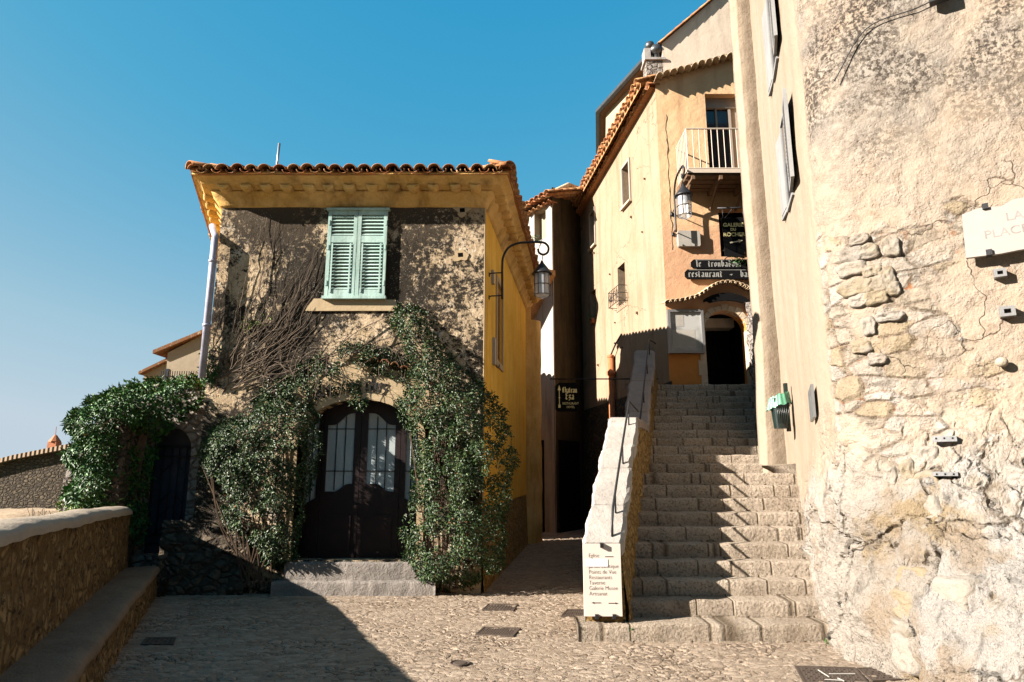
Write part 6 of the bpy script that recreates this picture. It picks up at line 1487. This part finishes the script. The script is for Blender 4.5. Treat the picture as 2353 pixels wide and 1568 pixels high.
# ================================================================== GROUND ITEMS
def gpt(px, py, z=.0):
    d = ray(px, py); return EYE + d * ((z - EYE.z) / d.z)
def cover(corners, lab, holes=True, mat='grate', z=.012, group='iron covers in the paving', slots=(9, 4)):
    P = [gpt(x, y, z) for x, y in corners]   # near-left, near-right, far-right, far-left
    c = sum(P, Vector()) / 4; t = thing('drain_cover', c, lab, 'drain cover', group)
    def bil(u, v): return P[0].lerp(P[1], u).lerp(P[3].lerp(P[2], u), v)
    mb = MB(); fr_ = [(0, 0), (1, 0), (1, 1), (0, 1)]; inn = [(.04, .06), (.96, .06), (.96, .94), (.04, .94)]
    mb.prism(fr_, [inn], lambda a, b, d: bil(a, b) + Vector((0, 0, d)), -.05, .006); mb.build('frame', M[mat], t)
    mb = MB(); hs_ = []
    nx, ny = slots
    for i in range(nx):
        for j in range(ny):
            u0, v0 = .07 + .86 * (i + .2) / nx, .1 + .8 * (j + .2) / ny; u1, v1 = .07 + .86 * (i + .8) / nx, .1 + .8 * (j + .8) / ny; hs_.append([(u0, v0), (u1, v0), (u1, v1), (u0, v1)])
    mb.prism(inn, hs_ if holes else [], lambda a, b, d: bil(a, b) + Vector((0, 0, d)), -.008, .002)
    if not holes:
        for i in range(nx):
            for j in range(ny): q = bil(.07 + .86 * (i + .5) / nx, .1 + .8 * (j + .5) / ny); mb.box(q + Vector((0, 0, .003)), ((.012 if (i + j) % 2 else .004), (.004 if (i + j) % 2 else .012), 0), (-.003, .003, 0), (0, 0, .003))
    mb.build('plate', M[mat], t)
    if holes: mb = MB(); mb.prism(inn, [], lambda a, b, d: bil(a, b) + Vector((0, 0, d)), -.04, -.03); mb.build('pit', M['black'], t)
    return t
cover([(1107, 1402), (1180, 1404), (1190, 1389), (1122, 1388)], 'iron grate nearest the right-hand bush')
cover([(1288, 1417), (1346, 1418), (1346, 1401), (1303, 1401)], 'iron grate half hidden by the parapet plaque')
cover([(1092, 1458), (1180, 1462), (1197, 1444), (1112, 1441)], 'larger iron grate in the middle of the sunlit cobbles', slots=(12, 5))
cover([(1848, 1572), (2000, 1574), (1965, 1535), (1825, 1531)], 'large chequered iron cover with pale paint marks at the lower right', False, slots=(14, 7))
cover([(2005, 1566), (2075, 1562), (2040, 1534), (1968, 1536)], 'smaller rusty iron cover touching the weathered rock', False, slots=(8, 5))
cover([(322, 1482), (398, 1482), (405, 1466), (335, 1466)], 'dark iron cover in the shaded cobbles left of the door', False, slots=(6, 4))
c = gpt(1057, 1524, .012); rc = thing('valve_cover', c, 'small round iron valve cover in the sunlit cobbles', 'valve cover')
mb = MB(); mb.lathe(c, [(.001, .004), (.055, .004), (.06, .0), (.075, .0), (.08, .006), (.088, .006), (.09, -.03)], 24); mb.build('lid', M['grate'], rc)
# painted marks on the big cover
mb = MB()
for a_, b_ in (((1880, 1540), (1905, 1556)), ((1905, 1549), (1965, 1549)), ((1895, 1562), (1935, 1564)), ((1925, 1559), (1940, 1566))):
    p, q = gpt(*a_, .020), gpt(*b_, .020); mb.tube([p, q], .005, 4)
pm = mb.build('paint_mark', M['white_box'], None); 
cov = [o for o in S.objects if o.get('label', '').startswith('large chequered')][0]; off = cov.location.copy()
for v in pm.data.vertices: v.co -= off
pm.parent = cov
# ================================================================== FAR LEFT HOUSES
hb = thing('far_house', (-9.5, 18, 0), 'beige house with an overhanging roof rising behind the ivy-covered gate wall', 'house')
hf = Fr((-11.5, 18), (-6.5, 18)); h_ = lambda px, py: hf.uz(px, py)
mb = MB(); pts = [h_(385, 900), h_(520, 900), h_(520, 740), h_(465, 770), h_(405, 797), h_(385, 815)]
mb.prism([(pts[0][0], 0), (pts[1][0], 0), (pts[2][0], pts[2][1]), (pts[3][0], pts[3][1]), (pts[5][0], pts[5][1] + .05)], [], hf.w, -4, 0); mb.build('gable_wall', M['pale'], hb)
mb = MB(); a_, b_, c_ = h_(316, 870), h_(385, 870), h_(316, 856); d_ = h_(385, 822)
mb.prism([(a_[0], 0), (b_[0] + .0, 0), (b_[0], d_[1]), (a_[0], c_[1])], [], hf.w, -4, -.3); mb.build('side_wing', M['pale'], hb)
def slabroof(frm, p, q_, th, d0, d1, mat, par, nm='roof'):
    mb = MB(); mb.prism([p, q_, (q_[0], q_[1] + th), (p[0], p[1] + th)], [], frm.w, d0, d1); return mb.build(nm, mat, par)
slabroof(hf, h_(357, 815), h_(466, 770), .10, -4.2, .15, M['tile_dark'], hb); slabroof(hf, h_(466, 770), h_(530, 738), .10, -4.2, .15, M['tile_dark'], hb); slabroof(hf, h_(313, 859), h_(386, 824), .08, -4.2, -.1, M['tile_dark'], hb)
a_, b_ = h_(379, 866), h_(389, 848); mb = MB(); mb.fbox(hf, a_[0], b_[0], a_[1] - .3, b_[1], .002, .02); mb.build('window', M['dglass'], hb)
mb = MB()
for i in range(16): px = 368 + i * 5.4; p = at(px, 872, 17.2); mb.tube([p, p + Vector((0, 0, .22))], .012, 4)
mb.tube([at(366, 865, 17.2), at(450, 865, 17.2)], .012, 4); tag(mb.build('terrace_railing', M['iron'], None), 'thin dark railing in front of the beige far house', 'railing')
vh = thing('hillside_house', (-17, 25, 0), 'dark rubble-walled house with a pale tiled roof at the far left edge', 'house')
vf = Fr((-24, 25), (-14, 25)); v_ = lambda px, py: vf.uz(px, py)
a_, b_, c_ = v_(-60, 1082), v_(40, 1056), v_(175, 1030)
mb = MB(); mb.prism([(a_[0], -2.5), (c_[0], -2.5), (c_[0], c_[1]), (b_[0], b_[1]), (a_[0], a_[1])], [], vf.w, -6, 0); mb.build('wall', M['rubble_dark'], vh)
mb = MB(); mb.prism([(a_[0], a_[1]), (b_[0], b_[1]), (c_[0], c_[1]), (c_[0], c_[1] + .18), (b_[0], b_[1] + .16), (a_[0], a_[1] + .15)], [], vf.w, -6, .25); mb.build('roof', M['far_roof'], vh)
q1 = at(124, 1030, 26.5); mb = MB(); mb.box(q1 + Vector((0, 0, -.1)), (.17, 0, 0), (0, .17, 0), (0, 0, .33)); mb.lathe(q1 + Vector((0, 0, .23)), [(.22, 0), (.22, .04), (.05, .28), (.01, .3)], 8); mb.tube([q1, q1 + Vector((-.02, 0, .85))], .012, 5); mb.build('chimney', M['terra'], vh)
